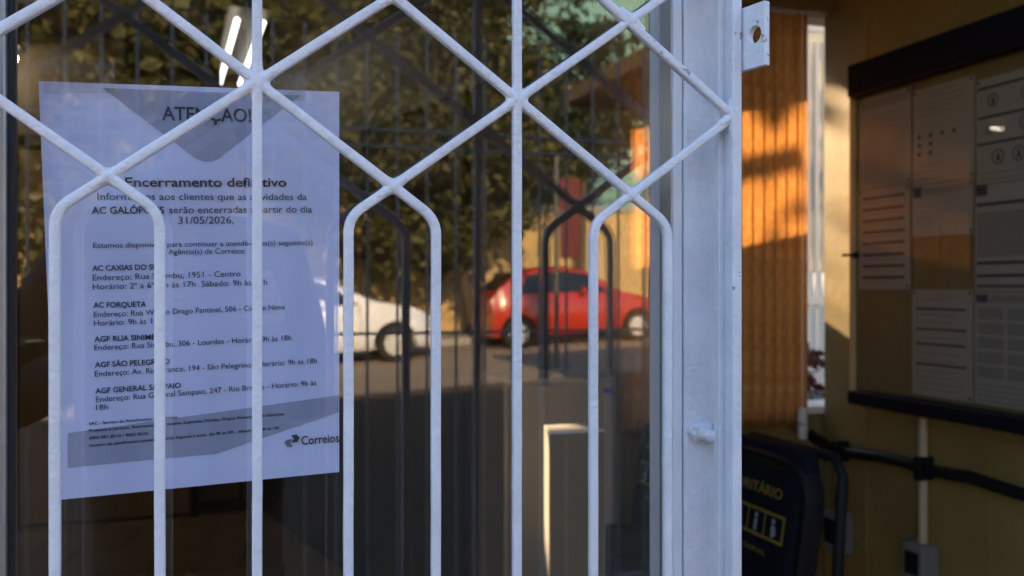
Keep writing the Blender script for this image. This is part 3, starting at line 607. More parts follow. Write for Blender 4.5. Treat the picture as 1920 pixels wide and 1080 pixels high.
# ---------------------------------------------------------------- wiring on the right wall
XW = WR-.02
cd = thing('cable_conduit', 'black corrugated cable conduit sagging along the cream wall below the board', 'conduit')
path = [on_x(px, py, XW-.005) for px, py in ((1516, 812), (1535, 826), (1560, 842), (1600, 850), (1650, 856), (1700, 868), (1750, 884), (1820, 896), (1900, 922), (1980, 945))]
dense = []
for i in range(len(path)-1):
    for k in range(14): dense.append(path[i].lerp(path[i+1], k/14))
p = MB(); p.tube(dense, [.0135+.0025*(i % 2) for i in range(len(dense))], 10); obj('hose', p, M['black'], cd, 180)
for px, py in ((1576, 846), (1732, 878)):
    q = on_x(px, py, XW-.005); p = MB(); p.box((q.x-.024, q.y-.012, q.z-.03), (WR-.001, q.y+.012, q.z+.03)); bev(obj('clip', p, M['black'], cd), .003)
for lab, px, y0, y1, yb in (('cream conduit pipe dropping to a grey socket box near the chair back', 1575, 862, 958, 1035), ('cream conduit pipe dropping to a grey socket box under the middle of the board', 1731, 784, 1018, 1096)):
    t = thing('wall_socket', lab, 'socket', group='socket boxes on the cream wall')
    a = on_x(px, y0, XW); b = on_x(px, y1, XW); c = on_x(px, yb, XW)
    p = MB(); p.tube([a, b], .012, 12); obj('pipe', p, M['pipe'], t, 40)
    p = MB(); p.box((XW-.035, b.y-.036, c.z), (WR-.0015, b.y+.036, b.z)); bev(obj('socket_box', p, M['grey'], t), .006)
    p = MB(); p.box((XW-.039, b.y-.022, c.z+.03), (XW-.034, b.y+.022, b.z-.02)); obj('socket_plate', p, M['black'], t)

# ---------------------------------------------------------------- text helper
def glyph_mesh(s, bold):
    cu = bpy.data.curves.new('text', 'FONT'); cu.body = s; cu.size = 1; cu.offset = .017 if bold else 0.0; cu.resolution_u = 3
    o = bpy.data.objects.new('text', cu); C.objects.link(o)
    bpy.context.view_layer.update(); dg = bpy.context.evaluated_depsgraph_get()
    me = bpy.data.meshes.new_from_object(o.evaluated_get(dg)); bpy.data.objects.remove(o); bpy.data.curves.remove(cu)
    return me
_h = glyph_mesh('H', False); CAP = max(v.co.y for v in _h.vertices)
def text_on(name, s, L, Rr, cap_vec, push, m, parent, bold=False):
    me = glyph_mesh(s, bold); xs = [v.co.x for v in me.vertices]; x0, x1 = min(xs), max(xs)
    L, Rr = Vector(L), Vector(Rr); cv = Vector(cap_vec); pv = Vector(push)
    for v in me.vertices: v.co = L+(Rr-L)*((v.co.x-x0)/(x1-x0))+cv*(v.co.y/CAP)+pv
    me.name = name; return link(name, me, m, parent)

# ---------------------------------------------------------------- waiting chairs
def chair(label, pa, pb, icon_first):
    """pa, pb: far and near ends of the backrest on the plane X=1.1"""
    XC = 1.10; ya = on_x(pa, 900, XC).y; yb = on_x(pb, 900, XC).y; cy = (ya+yb)/2; hw = (ya-yb)/2
    t = thing('waiting_chair', label, 'chair', group='waiting chairs inside the door'); t.location = (XC, cy, -.042)
    lean = lambda z: .16*(z-.72)
    rings = []
    def outline(s_, zt=1.03, zb=.66):
        pts = []
        for k in range(32):
            a = 2*math.pi*k/32; c_, s2 = math.cos(a), math.sin(a)
            e = lambda q: math.copysign(abs(q)**.45, q)
            pts.append((s_*hw*e(c_), (zt+zb)/2+s_*(zt-zb)/2*e(s2)))
        return pts
    p = MB()
    for dx, sc in ((-.022, .90), (-.03, .95), (-.03, .97), (0, 1), (.012, .98), (.016, .92)):
        rings.append([(dx+lean(z)-.02*(1-abs(y/hw)**2), y, z) for y, z in outline(sc)])
    p.loft(rings); obj('backrest', p, M['black'], t, 40)
    # printed fabric cover pulled over the backrest
    p = MB(); rings = []
    for z, k in ((.74, .86), (.80, .87), (.97, .87), (1.005, .86), (1.03, .80), (1.04, .66)):
        rr = []
        for q in range(24):
            a = 2*math.pi*q/24; e = lambda v: math.copysign(abs(v)**.4, v)
            rr.append((lean(z)-.008+.036*e(math.cos(a))*(1 if z < 1.0 else .7), hw*k*e(math.sin(a)), z))
        rings.append(rr)
    p.loft(rings); cv = obj('cover', p, M['blackfab'], t, 60)
    xf_ = lambda z: lean(z)-.0462
    text_on('lettering', 'PRIORITÁRIO', (xf_(.945), hw*.62, .942), (xf_(.945), -hw*.62, .942), (.16*.02, 0, .02), (0, 0, 0), M['yellow'], cv, True)
    p = MB(); z0, z1 = .855, .912
    def q2(y, z, k=0): return (xf_(z)-k*.0005, y, z)
    for (ya_, yb_, za_, zb_) in ((hw*.74, -hw*.74, z1-.006, z1), (hw*.74, -hw*.74, z0, z0+.006), (hw*.74, hw*.70, z0+.006, z1-.006), (-hw*.70, -hw*.74, z0+.006, z1-.006)):
        p.sheet([q2(ya_, za_), q2(yb_, za_), q2(yb_, zb_), q2(ya_, zb_)])
    for k in range(1, 4):
        y = hw*(.70-k*.35); p.sheet([q2(y+.002, z0), q2(y-.002, z0), q2(y-.002, z1), q2(y+.002, z1)])
    obj('icon_frame', p, M['yellow'], cv, fix=False)
    p = MB()
    for k in range(4):                                       # four small white person pictograms
        y = hw*(.525-.35*k)
        p.sheet([q2(y+.006*math.cos(a*math.pi/5), z1-.016+.006*math.sin(a*math.pi/5), 1) for a in range(10)])
        p.sheet([q2(y+.006, z1-.024, 1), q2(y-.006, z1-.024, 1), q2(y-.004-.008*(k % 2), z1-.040, 1), q2(y-.004, z0+.009, 1), q2(y+.004, z0+.009, 1), q2(y+.005+.006*(k == 1), z1-.040, 1)])
        if k == 0: 
            for a in range(14): p.sheet([q2(y+.004+rr*math.cos(b), z0+.018+rr*math.sin(b), 2) for rr, b in ((.013, a*.449), (.013, (a+1)*.449), (.009, (a+1)*.449), (.009, a*.449))])
    obj('icon', p, M['whiteink'], cv, fix=False)
    text_on('lettering', 'LEI FEDERAL', (xf_(.825), hw*.45, .822), (xf_(.825), -hw*.45, .822), (.16*.01, 0, .01), (0, 0, 0), M['yellow'], cv)
    p = MB(); p.tube([(.06, hw*.95, .55), (.07, hw*1.02, .8), (.085, hw*1.0, 1.0), (.088, hw*.85, 1.03), (.088, -hw*.85, 1.03), (.085, -hw*1.0, 1.0), (.07, -hw*1.02, .8), (.06, -hw*.95, .55)], .011, 10); obj('back_frame', p, M['black'], t, 180)
    p = MB(); rr = []
    for z, k in ((.42, .9), (.425, 1), (.455, 1), (.465, .92)):
        rr.append([(-.22+.22*k*math.copysign(abs(math.cos(2*math.pi*a/28))**.5, math.cos(2*math.pi*a/28)), hw*.98*k*math.copysign(abs(math.sin(2*math.pi*a/28))**.5, math.sin(2*math.pi*a/28)), z) for a in range(28)])
    p.loft(rr); obj('seat', p, M['black'], t, 40)
    for sx, sy in ((-.38, 1), (-.38, -1), (0.02, 1), (.02, -1)):
        p = MB(); p.tube([(sx+(.03 if sx < -.1 else 0), sy*hw*.8, .43), (sx, sy*hw*.85, .042)], .012, 10); obj('leg', p, M['black'], t, 40)
    p = MB()
    for sy in (1, -1): p.tube([(.0, sy*hw*.8, .44), (.04, sy*hw*.92, .5), (.062, sy*hw*.95, .56)], .012, 8)
    obj('bracket', p, M['black'], t, 180)
    return t
chair('nearer black priority chair, its printed cover showing right of the white post', 1338, 1512, True)
chair('farther black priority chair, seen through the glass left of the white post', 1196, 1330, False)

# ---------------------------------------------------------------- things behind the glass
cb = thing('cabinet', 'beige metal cabinet standing behind the glass before the blind', 'cabinet')
A = on_y(945, 712, 1.32); B = on_y(1156, 712, 1.32)
p = MB(); p.box((A.x, 1.32, .03), (B.x, 1.55, A.z)); bev(obj('body', p, M['beige'], cb), .006)
p = MB(); p.box((A.x+.012, 1.306, .06), (B.x-.012, 1.319, A.z-.015)); bev(obj('door', p, M['beige'], cb), .003)
s_ = on_y(1140, 732, 1.303); p = MB(); p.box((s_.x-.011, 1.302, s_.z-.006), (s_.x+.011, 1.3055, s_.z+.006)); obj('badge', p, mat('blue_badge', (.02, .05, .2), .4), cb)
p = MB(); p.box((A.x+.01, 1.33, 0), (B.x-.01, 1.54, .03)); obj('plinth', p, M['black'], cb)
bx = thing('sun_patch_stand', 'slim stand added in front of the cabinet to carry an L-shaped sun patch', 'stand')  # added stand, tapered so the beam draws an L of sun on it
A = on_y(1029, 812, .93); B = on_y(1134, 812, .93)
p = MB(); p.prism([(A.x, .93, .02), (B.x, .93, .02), (B.x, 1.03, .02), (A.x+.027, 1.03, .02)], (0, 0, A.z-.02)); bev(obj('body', p, M['whitepl'], bx), .002)
p = MB(); p.box((A.x-.01, .92, 0), (B.x+.01, 1.04, .0195)); obj('foot', p, M['black'], bx)
p = MB(); p.box((A.x+.001, .9265, .03), (B.x-.001, .9295, A.z-.002)); obj('front_panel', p, mat('brown_panel', (.16, .12, .07), .5), bx)
bn = thing('waste_bin', 'round black waste bin in front of the cabinet', 'bin')
c = on_y(1160, 1030, 1.18); p = MB(); prof = [(.0, .02), (.10, .02), (.115, .04), (.135, .70), (.14, .72), (.138, .745), (.12, .757), (0, .762)]
rings = [[(c.x+r_*math.cos(2*math.pi*k/32), 1.18+r_*math.sin(2*math.pi*k/32), z) for k in range(32)] for r_, z in prof[1:-1]]
p.loft(rings); obj('bucket', p, M['black'], bn, 40)
p = MB(); p.tube([(c.x, 1.18, .0), (c.x, 1.18, .019)], .11, 28); obj('base', p, M['dark'], bn, 40)

# ---------------------------------------------------------------- glazed door leaf
gd = thing('glass_door', 'tall clear glass door pane in aluminium stiles behind the white grille', 'glass door')
XL, XR_ = -.1405, .385
def pane(x0, x1, par):
    p = MB(); p.box((x0, 0, .12), (x1, .004, 2.2)); p.mi = [0 if all(abs(p.v[i][1]) < 1e-6 for i in f) else 1 for f in p.f]
    return obj('glass_pane', p, [M['glass'], M['glassback']], par)
pane(XL-.006, XR_, gd)
p = MB(); p.box((-.182, -.012, .05), (XL, -.0005, 2.25)); p.box((-.182, .0045, .05), (XL, .03, 2.25)); p.box((-.182, -.0005, .05), (-.148, .0045, 2.25)); bev(obj('stile', p, M['alu'], gd), .0015)
p = MB(); p.box((.3772, -.0215, .05), (.3788, -.0006, 2.25)); obj('glazing_bead', p, M['alu'], gd)
p = MB(); p.box((XL, -.010, 2.2), (.377, .03, 2.25)); obj('top_rail', p, M['alu'], gd)
p = MB(); p.box((XL, -.010, .05), (.377, .03, .12)); obj('bottom_rail', p, M['alu'], gd)
p = MB(); p.box((XL+.0002, -.006, .12), (XL+.004, -.0006, 2.2)); obj('gasket', p, M['gasket'], gd)
sd = thing('side_light', 'fixed glass side panel left of the door', 'glass panel')
pane(-1.0, -.19, sd)
p = MB(); p.box((-1.045, -.012, .05), (-.994, .03, 2.25)); p.box((-.994, -.012, 2.2), (-.184, .03, 2.25)); p.box((-.994, -.012, .05), (-.184, .03, .12)); obj('stile', p, M['alu'], sd)
p = MB(); p.box((-1.05, -.015, 0), (.44, .06, .049)); p.box((-1.05, -.015, 2.251), (1.40, .06, 2.319)); tag(obj('door_frame', p, M['alu']), 'aluminium head and threshold framing the entrance', 'door frame')

# white steel post the grille closes on
ps = thing('door_post', 'white painted steel post beside the open doorway', 'post')
p = MB(); p.box((.379, -.022, .0), (.3888, .0, 2.25)); p.box((.387, .0052, .0), (.395, .04, 2.25)); bev(obj('flange', p, M['post'], ps), .002, 3)
p = MB(); p.box((.3896, -.024, .0), (.4360, .04, 2.25)); bev(obj('tube', p, M['white'], ps), .002, 3)
p = MB(); p.box((.4221, -.0252, .0), (.4236, -.0241, 2.25)); obj('crevice_shade', p, M['gasket'], ps)  # black strip painting the shade of the crevice behind the edge strip
def lump(name, stubs, balls, voxel, m, parent, amp=.0004, loc=(0, 0, 0)):
    p = MB()
    for a, b, ra, rb in stubs: p.tube([a, Vector(a).lerp(Vector(b), .5), b], [ra, (ra+rb)/2*.98, rb], 12)
    for c_, r_, sc in balls: p.ball(c_, r_, sc, 14)
    me = p.mesh('tmp'); o = bpy.data.objects.new('tmp', me); C.objects.link(o)
    rm = o.modifiers.new('r', 'REMESH'); rm.mode = 'VOXEL'; rm.voxel_size = voxel
    sm = o.modifiers.new('s', 'SMOOTH'); sm.factor = .5; sm.iterations = 5
    bpy.context.view_layer.update(); dg = bpy.context.evaluated_depsgraph_get()
    m2 = bpy.data.meshes.new_from_object(o.evaluated_get(dg)); bpy.data.objects.remove(o)
    for v in m2.vertices:
        v.co += v.co.normalized()*amp*(noise.noise(v.co*350)+.6*noise.noise(v.co*800))
    o = link(name, m2, m, parent, 180); o.location = loc; return o
q = on_y(1330, 812, -.034)
lump('weld_bead', [((-.011, .003, .002), (.012, -.002, -.006), .0062, .0055), ((-.012, .006, -.004), (.004, .006, .004), .005, .006)], [((-.003, .005, .005), .0062, (1.7, .7, .7)), ((-.010, .008, .002), .005, (1.2, .7, 1.3)), ((.013, .001, -.005), .0055, (.7, .8, 1.5)), ((.002, .002, -.001), .0062, (1.9, .8, .75))], .0008, M['white'], ps, .0006, q)

# ---------------------------------------------------------------- the white grille
GY = -.055; X0, P_ = -.0697, .1963
NZ, SZ = HC+.0762, HC+.1476; SL = (SZ-NZ)/(P_/2); BW = .0036
XE = .4185; ZB, ZT = .16, 1.95
gr = thing('window_grille', 'white painted steel grille of vertical bars and diamond lattice over the glass', 'grille')
def rod(path, y, half=BW):
    """rounded square rod swept along a path in the XZ plane"""
    k = half*.42
    sec = [(half, -half+k), (half, half-k), (half-k*.3, half-k*.3), (half-k, half), (-half+k, half), (-half+k*.3, half-k*.3), (-half, half-k), (-half, -half+k), (-half+k*.3, -half+k*.3), (-half+k, -half), (half-k, -half), (half-k*.3, -half+k*.3)]
    pts = [Vector((a, 0, b)) for a, b in path]; rings = []; n = len(pts)
    for i in range(n):
        d0 = (pts[i]-pts[i-1]).normalized() if i else (pts[1]-pts[0]).normalized()
        d1 = (pts[i+1]-pts[i]).normalized() if i < n-1 else d0
        tt = (d0+d1).normalized(); nn = Vector((-tt.z, 0, tt.x)); m_ = 1/max(.5, nn.dot(Vector((-d0.z, 0, d0.x))))
        jit = Vector((noise.noise(pts[i]*40), 0, noise.noise(pts[i]*40+Vector((9, 9, 9)))))*.0003
        rings.append([pts[i]+nn*(a*m_)+Vector((0, y+b, 0))+jit for a, b in sec])
    p = MB(); p.loft(rings); return p
def seg(a, b, step=.02):
    a, b = Vector(a), Vector(b); n = max(1, int((b-a).length/step)); return [tuple(a.lerp(b, i/n)) for i in range(n)]
def bent(xk, sg, xend):
    """one bent rod: upright leg, rounded bend, then the long diagonal"""
    xl = xk-sg*.033; zb = NZ-.033*SL
    pb = Vector((xl, zb)); dn = Vector((0, -1)); up = Vector((sg, SL)).normalized(); r_ = .012
    arc = []
    for i in range(7):
        f = i/6; a = pb+dn*r_; b = pb+up*r_
        arc.append(tuple(a*(1-f)**2+pb*2*f*(1-f)+b*f*f))
    zend = zb+abs(xend-xl)*SL
    if zend > ZT: xend = xl+sg*(ZT-zb)/SL; zend = ZT
    return seg((xl, ZB), arc[0], .03)+arc+seg(arc[-1], (xend, zend))[1:]+[(xend, zend)]
GM = M['white']
for k in range(-4, 3):
    xk = X0+k*P_
    obj('bent_bar', rod(bent(xk, 1, XE), GY+.0006), GM, gr, 50)
    obj('bent_bar', rod(bent(xk, -1, -1.0), GY-.0005), GM, gr, 50)
    xs = xk+P_/2
    if xs < .4: obj('straight_bar', rod(seg((xs, ZB), (xs, ZT))+[(xs, ZT)], GY, BW*.98), GM, gr, 50)
ze = SZ-.001
for zz in (ze, ze+.143):
    n_ = (ZT-zz)/SL; obj('diagonal_bar', rod(seg((XE-.002, zz), (XE-.002-n_, ZT))+[(XE-.002-n_, ZT)], GY-.0005), GM, gr, 50)
for z0 in (ZB-.01, ZT-.002):
    obj('cross_rail', bar_box((-1.02, GY-.008, z0), (.4125, GY+.008, z0+.018)), GM, gr)
for z_ in (.5, 1.8):                                            # stand-off lugs welded to the aluminium frame
    obj('stand_off', bar_box((-.168, GY+.004, z_), (-.156, -.0125, z_+.02)), GM, gr)
bev(obj('edge_bar', bar_box((.4150, -.0605, .05), (.4240, -.0462, 2.2)), GM, gr), .0016, 3)
bev(obj('edge_strip', bar_box((.4105, -.0455, .05), (.4285, -.0365, 2.2)), GM, gr), .0012, 3)
# welds
up1, up2 = Vector((1, 0, SL)).normalized(), Vector((-1, 0, SL)).normalized(); zz = Vector((0, 0, 1))
R0, R1 = BW*1.42, BW*.98
six = [(tuple(v*.0), tuple(v*.019), R0, R1) for v in (up1, up2, -up1, -up2, zz, -zz)]
xst = [(tuple(v*.0), tuple(v*.014), R0*.98, R1) for v in (up1, up2, -up1, -up2)]
edge = [((0, 0, 0), tuple(v*.016), R0, R1) for v in (up2, Vector((-1, 0, -SL)).normalized(), zz*.9, -zz*.9)]
w6 = lump('weld_joint', six, [((0, 0, 0), .0088, (1.05, .58, 1.05))], .0008, GM, gr)
wx = lump('weld_joint', xst, [((0, 0, 0), .0066, (1.05, .72, .95))], .0008, GM, gr)
we = lump('weld_joint', edge, [((0, 0, 0), .007, (.8, .8, 1.2))], .0008, GM, gr)
def place(o, x, z, first):
    if not first: o = link('weld_joint', o.data, None, gr)
    o.location = (x, GY, z); o.rotation_euler = (0, math.pi if rnd.random() < .5 and not first else 0, 0)
f6 = fx = True
for k in range(-4, 3):
    xk = X0+k*P_
    for j in range(4):
        if xk < .4: place(wx, xk, NZ+2*j*(SZ-NZ), fx); fx = False
        if xk+P_/2 < .4: place(w6, xk+P_/2, SZ+2*j*(SZ-NZ), f6); f6 = False
we.location = (XE-.001, GY, ze)
o = link('weld_joint', we.data, None, gr); o.location = (XE-.001, GY, ze+.143)
# padlock tab: thick plate with a hole, standing out from the edge strip
def tab():
    L, H, T, hr = .037, .0535, .006, .0072; hx, hz = .0255, .001; N = 48
    outer = []; rc = .004
    for k in range(N):
        a = 2*math.pi*k/N; dx, dz = math.cos(a), math.sin(a); cx, cz = hx, hz
        ts = []
        if dx > 1e-9: ts.append((L-cx)/dx)
        if dx < -1e-9: ts.append((0-cx)/dx)
        if dz > 1e-9: ts.append((H/2-cz)/dz)
        if dz < -1e-9: ts.append((-H/2-cz)/dz)
        q = min(ts); outer.append([cx+dx*q, cz+dz*q])
    for corner in ((0, -H/2), (0, H/2), (L, H/2), (L, -H/2)):
        j = min(range(N), key=lambda i: (outer[i][0]-corner[0])**2+(outer[i][1]-corner[1])**2); outer[j] = list(corner)
    inner = [[hx+hr*math.cos(2*math.pi*k/N), hz+hr*math.sin(2*math.pi*k/N)] for k in range(N)]
    p = MB(); rings = [[(a, y, b) for a, b in r_] for r_, y in ((outer, -T/2), (inner, -T/2), (inner, T/2), (outer, T/2), (outer, -T/2))]
    p.loft(rings[:5], caps=False); return p
me = tab().mesh('padlock_tab'); bm = bmesh.new(); bm.from_mesh(me); bmesh.ops.remove_doubles(bm, verts=bm.verts, dist=1e-6); bmesh.ops.recalc_face_normals(bm, faces=bm.faces); bm.to_mesh(me); bm.free()
tb = link('padlock_tab', me, GM, gr); tb.location = (.4262, -.046, (on_y(1391, 22, -.05).z+on_y(1391, 137, -.05).z)/2); tb.rotation_euler = (0, 0, math.atan2(-.978, .206)); bev(tb, .0009, 3)

# ---------------------------------------------------------------- the notice taped inside the glass
PY = .0064
nb = thing('closing_notice', 'white A4 closing notice headed ATENÇÃO taped behind the glass', 'notice')
cor = [on_y(72, 152, PY), on_y(636, 172, PY), on_y(636, 885, PY), on_y(105, 938, PY)]
p = MB(); p.prism(cor, (0, .00015, 0)); obj('paper', p, M['paper'], nb)
def pxv(px, py, k): v = on_y(px, py, PY); return (v.x, PY-.0004*k, v.z)
p = MB(); p.sheet([pxv(x, y, 1) for x, y in ((192, 165), (565, 179), (530, 204), (418, 290), (409, 297), (398, 302), (384, 303), (373, 300), (362, 294))]); p.sheet([pxv(x, y, 1) for x, y in ((127, 812), (127, 877), (290, 861), (405, 851), (635, 773), (635, 741))]); obj('printed_panel', p, M['greyink'], nb, fix=False)
def line(s, xl, yl, xr, yr, cap, bold=False, m='ink', k=2):
    L, Rr = on_y(xl, yl, PY), on_y(xr, yr, PY); up = on_y(xl, yl-cap, PY).z-L.z; d = (Rr-L).normalized()
    text_on('printed_text', s, L, Rr, Vector((-d.z, 0, d.x))*up, (0, -.0004*k, 0), M[m], nb, bold)
line('ATENÇÃO!', 304, 225, 471, 229, 25, True)
line('Encerramento definitivo', 235, 350, 537, 350, 17, True)
line('Informamos aos clientes que as atividades da', 183, 375, 575, 375, 13)
line('AC GALÓPOLIS', 172, 401, 308, 400, 13, True); line('serão encerradas a partir do dia', 317, 400, 585, 398.5, 13)
line('31/05/2026.', 335, 420, 438, 419, 13.5)
line('Estamos disponíveis para continuar a atendê-lo na(s) seguinte(s)', 175, 465, 586, 459, 10)
line('Agência(s) de Correios:', 316, 477, 460, 475, 10)
line('AC CAXIAS DO SUL', 173, 508, 303, 505, 10, True)
line('Endereço: Rua Sinimbu, 1951 - Centro', 174, 526, 451, 518, 11); line('Horário: 2ª a 6ª: 9h às 17h  Sábado: 9h às 11h', 174, 543, 501, 534, 11)
line('AC FORQUETA', 175, 577, 274, 575, 10, True)
line('Endereço: Rua Wilson Drago Fantinel, 506 - Cidade Nova', 176, 595, 534, 580, 10.5); line('Horário: 9h às 18h', 176, 611, 304, 606, 10.5)
line('AGF RUA SINIMBU', 177, 641, 302, 636, 10, True); line('Endereço: Rua Sinimbu, 306 - Lourdes - Horário: 9h às 18h', 177, 657, 546, 638, 10.5)
line('AGF SÃO PELEGRINO', 178, 689, 318, 682, 10, True); line('Endereço: Av. Rio Branco, 194 - São Pelegrino - Horário: 9h às 18h', 178, 706, 594, 681, 10.5)
line('AGF GENERAL SAMPAIO', 179, 738, 339, 727, 10, True); line('Endereço: Rua General Sampaio, 247 - Rio Branco - Horário: 9h às', 180, 754, 593, 722, 10.5)
line('18h', 180, 769, 203, 768, 10.5)
line('SAC - Serviço de Atendimento do Correios', 167, 797, 333, 784, 5.5, True)
line('Produtos e Serviços, Rastreamento de objetos, Sugestões, Dúvidas, Elogios, Reclamações e Denúncias', 167, 810, 533, 778, 5.5, True)
line('0800 881 8210 / 4003 8210', 167, 824, 277, 815, 5.5, True)
line('Horário de atendimento (exceto feriados): Segunda à sexta, das 8h às 20h - Sábados das 8h às 14h', 168, 838, 523, 804, 5.5, True)
line('Correios', 565, 834, 635.5, 828, 16, True)
p = MB(); p.sheet([pxv(x, y, 2) for x, y in ((546, 816), (556, 814), (562, 821), (557, 829), (546, 830), (551, 822))]); obj('printed_logo', p, M['ink'], nb, fix=False)
p = MB(); p.sheet([pxv(x, y, 2) for x, y in ((533, 830), (538, 824), (548, 823), (544, 830), (549, 838), (539, 838))]); obj('printed_logo', p, M['midink'], nb, fix=False)
p = MB(); p.sheet([pxv(x, y, 2) for x, y in ((104, 903), (110, 902), (110, 905), (104, 906))]); obj('printed_mark', p, M['ink'], nb, fix=False)

def tape(label, x0, y0, x1, y1, seed):
    r = random.Random(seed); mb = MB(); nx, ny = 14, 6
    for j in range(ny+1):
        for i in range(nx+1):
            v = on_y(x0+(x1-x0)*i/nx, y0+(y1-y0)*j/ny, PY); k = .0012 if 0 < i < nx and 0 < j < ny else 0
            mb.v.append((v.x+r.uniform(-1, 1)*.0003, PY-.0022+r.random()*.0007*(k > 0), v.z+r.uniform(-1, 1)*.0003))
    for j in range(ny):
        for i in range(nx): mb.face([j*(nx+1)+i, j*(nx+1)+i+1, (j+1)*(nx+1)+i+1, (j+1)*(nx+1)+i])
    tag(obj('adhesive_tape', mb, M['tape'], fix=False), label, 'tape', 'tape holding the notice')
tape('strip of clear tape over the top left edge of the closing notice', 82, 106, 216, 176, 1)
tape('strip of clear tape over the top edge of the notice by the grille joint', 500, 128, 572, 190, 2)

# ---------------------------------------------------------------- the person with the camera, seen mirrored in the glass
pr = thing('person', 'person in dark clothes standing before the glass door with a camera in both hands', 'person')
def skinned(name, chains, m, parent, levels=2, root=0):
    """chains of (point, radius) that share points grow one continuous surface"""
    me = bpy.data.meshes.new(name); vs, es, rad = [], [], []
    def vid(p, r):
        for i, q in enumerate(vs):
            if (Vector(q)-Vector(p)).length < 1e-5: return i
        vs.append(p); rad.append(r); return len(vs)-1
    for ch in chains:
        ids = [vid(p, r) for p, r in ch]; es += [(a, b) for a, b in zip(ids, ids[1:])]
    me.from_pydata(vs, es, []); me.update(); o = bpy.data.objects.new(name, me); C.objects.link(o)
    sk = o.modifiers.new('skin', 'SKIN'); sk.use_smooth_shade = True
    for i, v in enumerate(me.skin_vertices[0].data):
        r_ = rad[i]; v.radius = r_ if isinstance(r_, tuple) else (r_, r_); v.use_root = (i == root)
    sb_ = o.modifiers.new('sub', 'SUBSURF'); sb_.levels = levels; sb_.render_levels = levels
    bpy.context.view_layer.update(); dg = bpy.context.evaluated_depsgraph_get(); m2 = bpy.data.meshes.new_from_object(o.evaluated_get(dg)); bpy.data.objects.remove(o)
    return link(name, m2, m, parent, 180)
jk = mat('dark_jacket', (.018, .02, .026), .85, bump=.3, bscale=60); sk_ = mat('skin', (.42, .25, .17), .5); hr_ = mat('dark_hair', (.02, .014, .01), .6); tr_ = mat('dark_trousers', (.02, .022, .03), .85)
pel = (-.05, -1.30, .90); wst = (-.05, -1.25, 1.07); chs = (-.045, -1.13, 1.34); nk = (-.03, -1.05, 1.44)
ch = [[(pel, (.19, .14)), (wst, (.19, .13)), (chs, (.20, .13)), (nk, .062), ((-.025, -1.02, 1.48), .055)]]
for sg in (-1, 1):
    hip = (-.05+sg*.10, -1.28, .82); kn = (-.05+sg*.13, -1.14, .44); an = (-.05+sg*.13, -1.33, .03)
    ch.append([(pel, (.19, .14)), (hip, .10), (kn, .065), ((kn[0], -1.25, .22), .058), (an, .042), ((an[0]+sg*.01, -1.24, -.012), .042), ((an[0]+sg*.02, -1.12, -.022), .034)])
    sh_ = (-.06+sg*.175, -1.10, 1.385); el = (-.06+(.225 if sg > 0 else -.31), -.99, 1.11); wr_ = (sg*.088, -.865, 1.262)
    ch.append([(chs, (.20, .13)), (sh_, .078), (el, .058), (((el[0]+wr_[0])/2, -.925, 1.19), .048), (wr_, .03)])
skinned('body', ch, jk, pr)
for sg in (-1, 1):                                             # hands closed round the camera body
    hch = []; w0 = (sg*.088, -.865, 1.262); pm = (sg*.083, -.845, 1.315)
    hch.append([(w0, (.026, .018)), (pm, (.034, .016))])
    for k, (L, zo) in enumerate(((.9, .026), (1, .009), (.95, -.009), (.78, -.026))):
        b0 = (sg*.083, -.838, 1.322+zo); b1 = (sg*.080, -.808, 1.326+zo); b2 = (sg*(.070), -.790-.004*L, 1.328+zo); b3 = (sg*(.066-.020*L), -.786, 1.328+zo*.95)
        hch.append([(pm, (.034, .016)), (b0, .0095), (b1, .0088), (b2, .0082), (b3, .007)])
    hch.append([(pm, (.034, .016)), (((sg*.074), -.872, 1.305), .0115), ((sg*.056, -.876, 1.325), .0095), ((sg*.040, -.874, 1.338), .008)])
    skinned('hand', hch, sk_, pr)
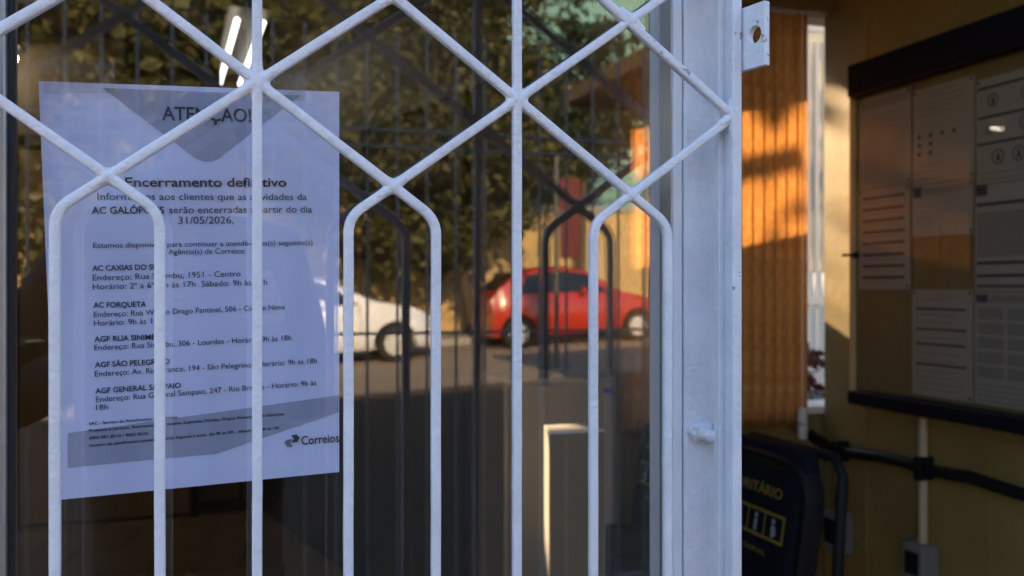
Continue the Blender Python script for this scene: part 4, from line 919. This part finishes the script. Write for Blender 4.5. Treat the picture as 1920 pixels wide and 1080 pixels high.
def head_pt(a, b):
    """a: around, b: from chin to crown"""
    z = -math.cos(b); r_ = math.sin(b); x = .074*r_*math.cos(a)*(1-.18*max(0, -z)); y = .096*r_*math.sin(a)*(1-.10*max(0, -z)); f = max(0, math.sin(a))
    if f > .9 and -.45 < z < .05: y += .020*(1-abs(z+.2)/.25)*max(0, (f-.9)/.1) if abs(z+.2) < .25 else 0   # nose
    if .75 < f < .97 and 0 < z < .22: y -= .008                                                                  # eye sockets
    if f > .85 and -.62 < z < -.5: y += .004                                                                     # lips
    return (-.022+x, -.985+y, 1.545+.122*z)
mb = MB(); mb.loft([[head_pt(2*math.pi*k/40, math.pi*(i+.5)/30) for k in range(40)] for i in range(30)]); hd = obj('head', mb, sk_, pr, 180)
for sg in (-1, 1):
    mb = MB(); mb.ball((-.022+sg*.074, -.988, 1.535), .03, (.35, .6, 1.0), 10); obj('ear', mb, sk_, hd, 180)
    mb = MB(); mb.ball((-.022+sg*.030, -.985+.079, 1.560), .0115, (1, .7, .7), 10); obj('eye', mb, M['whiteink'], hd, 180)
mb = MB(); rings = []
for i in range(15):
    b = math.pi*(.52+.47*i/14); rings.append([tuple(Vector(head_pt(2*math.pi*k/40, b))*1.0+(Vector(head_pt(2*math.pi*k/40, b))-Vector((-.022, -.985, 1.545)))*(.11 if math.sin(2*math.pi*k/40) < .55 or i > 4 else -.05)) for k in range(40)])
mb.loft(rings); obj('hair', mb, hr_, pr, 180)
cm = thing('camera_body', 'black photo camera held out by the person in front of the door', 'camera')
mb = MB(); mb.box((-.068, -.866, 1.283), (.068, -.812, 1.372)); bev(obj('body', mb, M['black'], cm), .008, 3)
mb = MB(); mb.prism([(-.028, -.862, 1.3725), (.028, -.862, 1.3725), (.018, -.862, 1.402), (-.018, -.862, 1.402)], (0, .05, 0)); obj('finder', mb, M['black'], cm)
mb = MB(); mb.tube([(-.014, -.8115, 1.33), (-.004, -.772, 1.33), (-.002, -.765, 1.33)], [.034, .034, .030], 24); obj('lens', mb, M['black'], cm, 40)
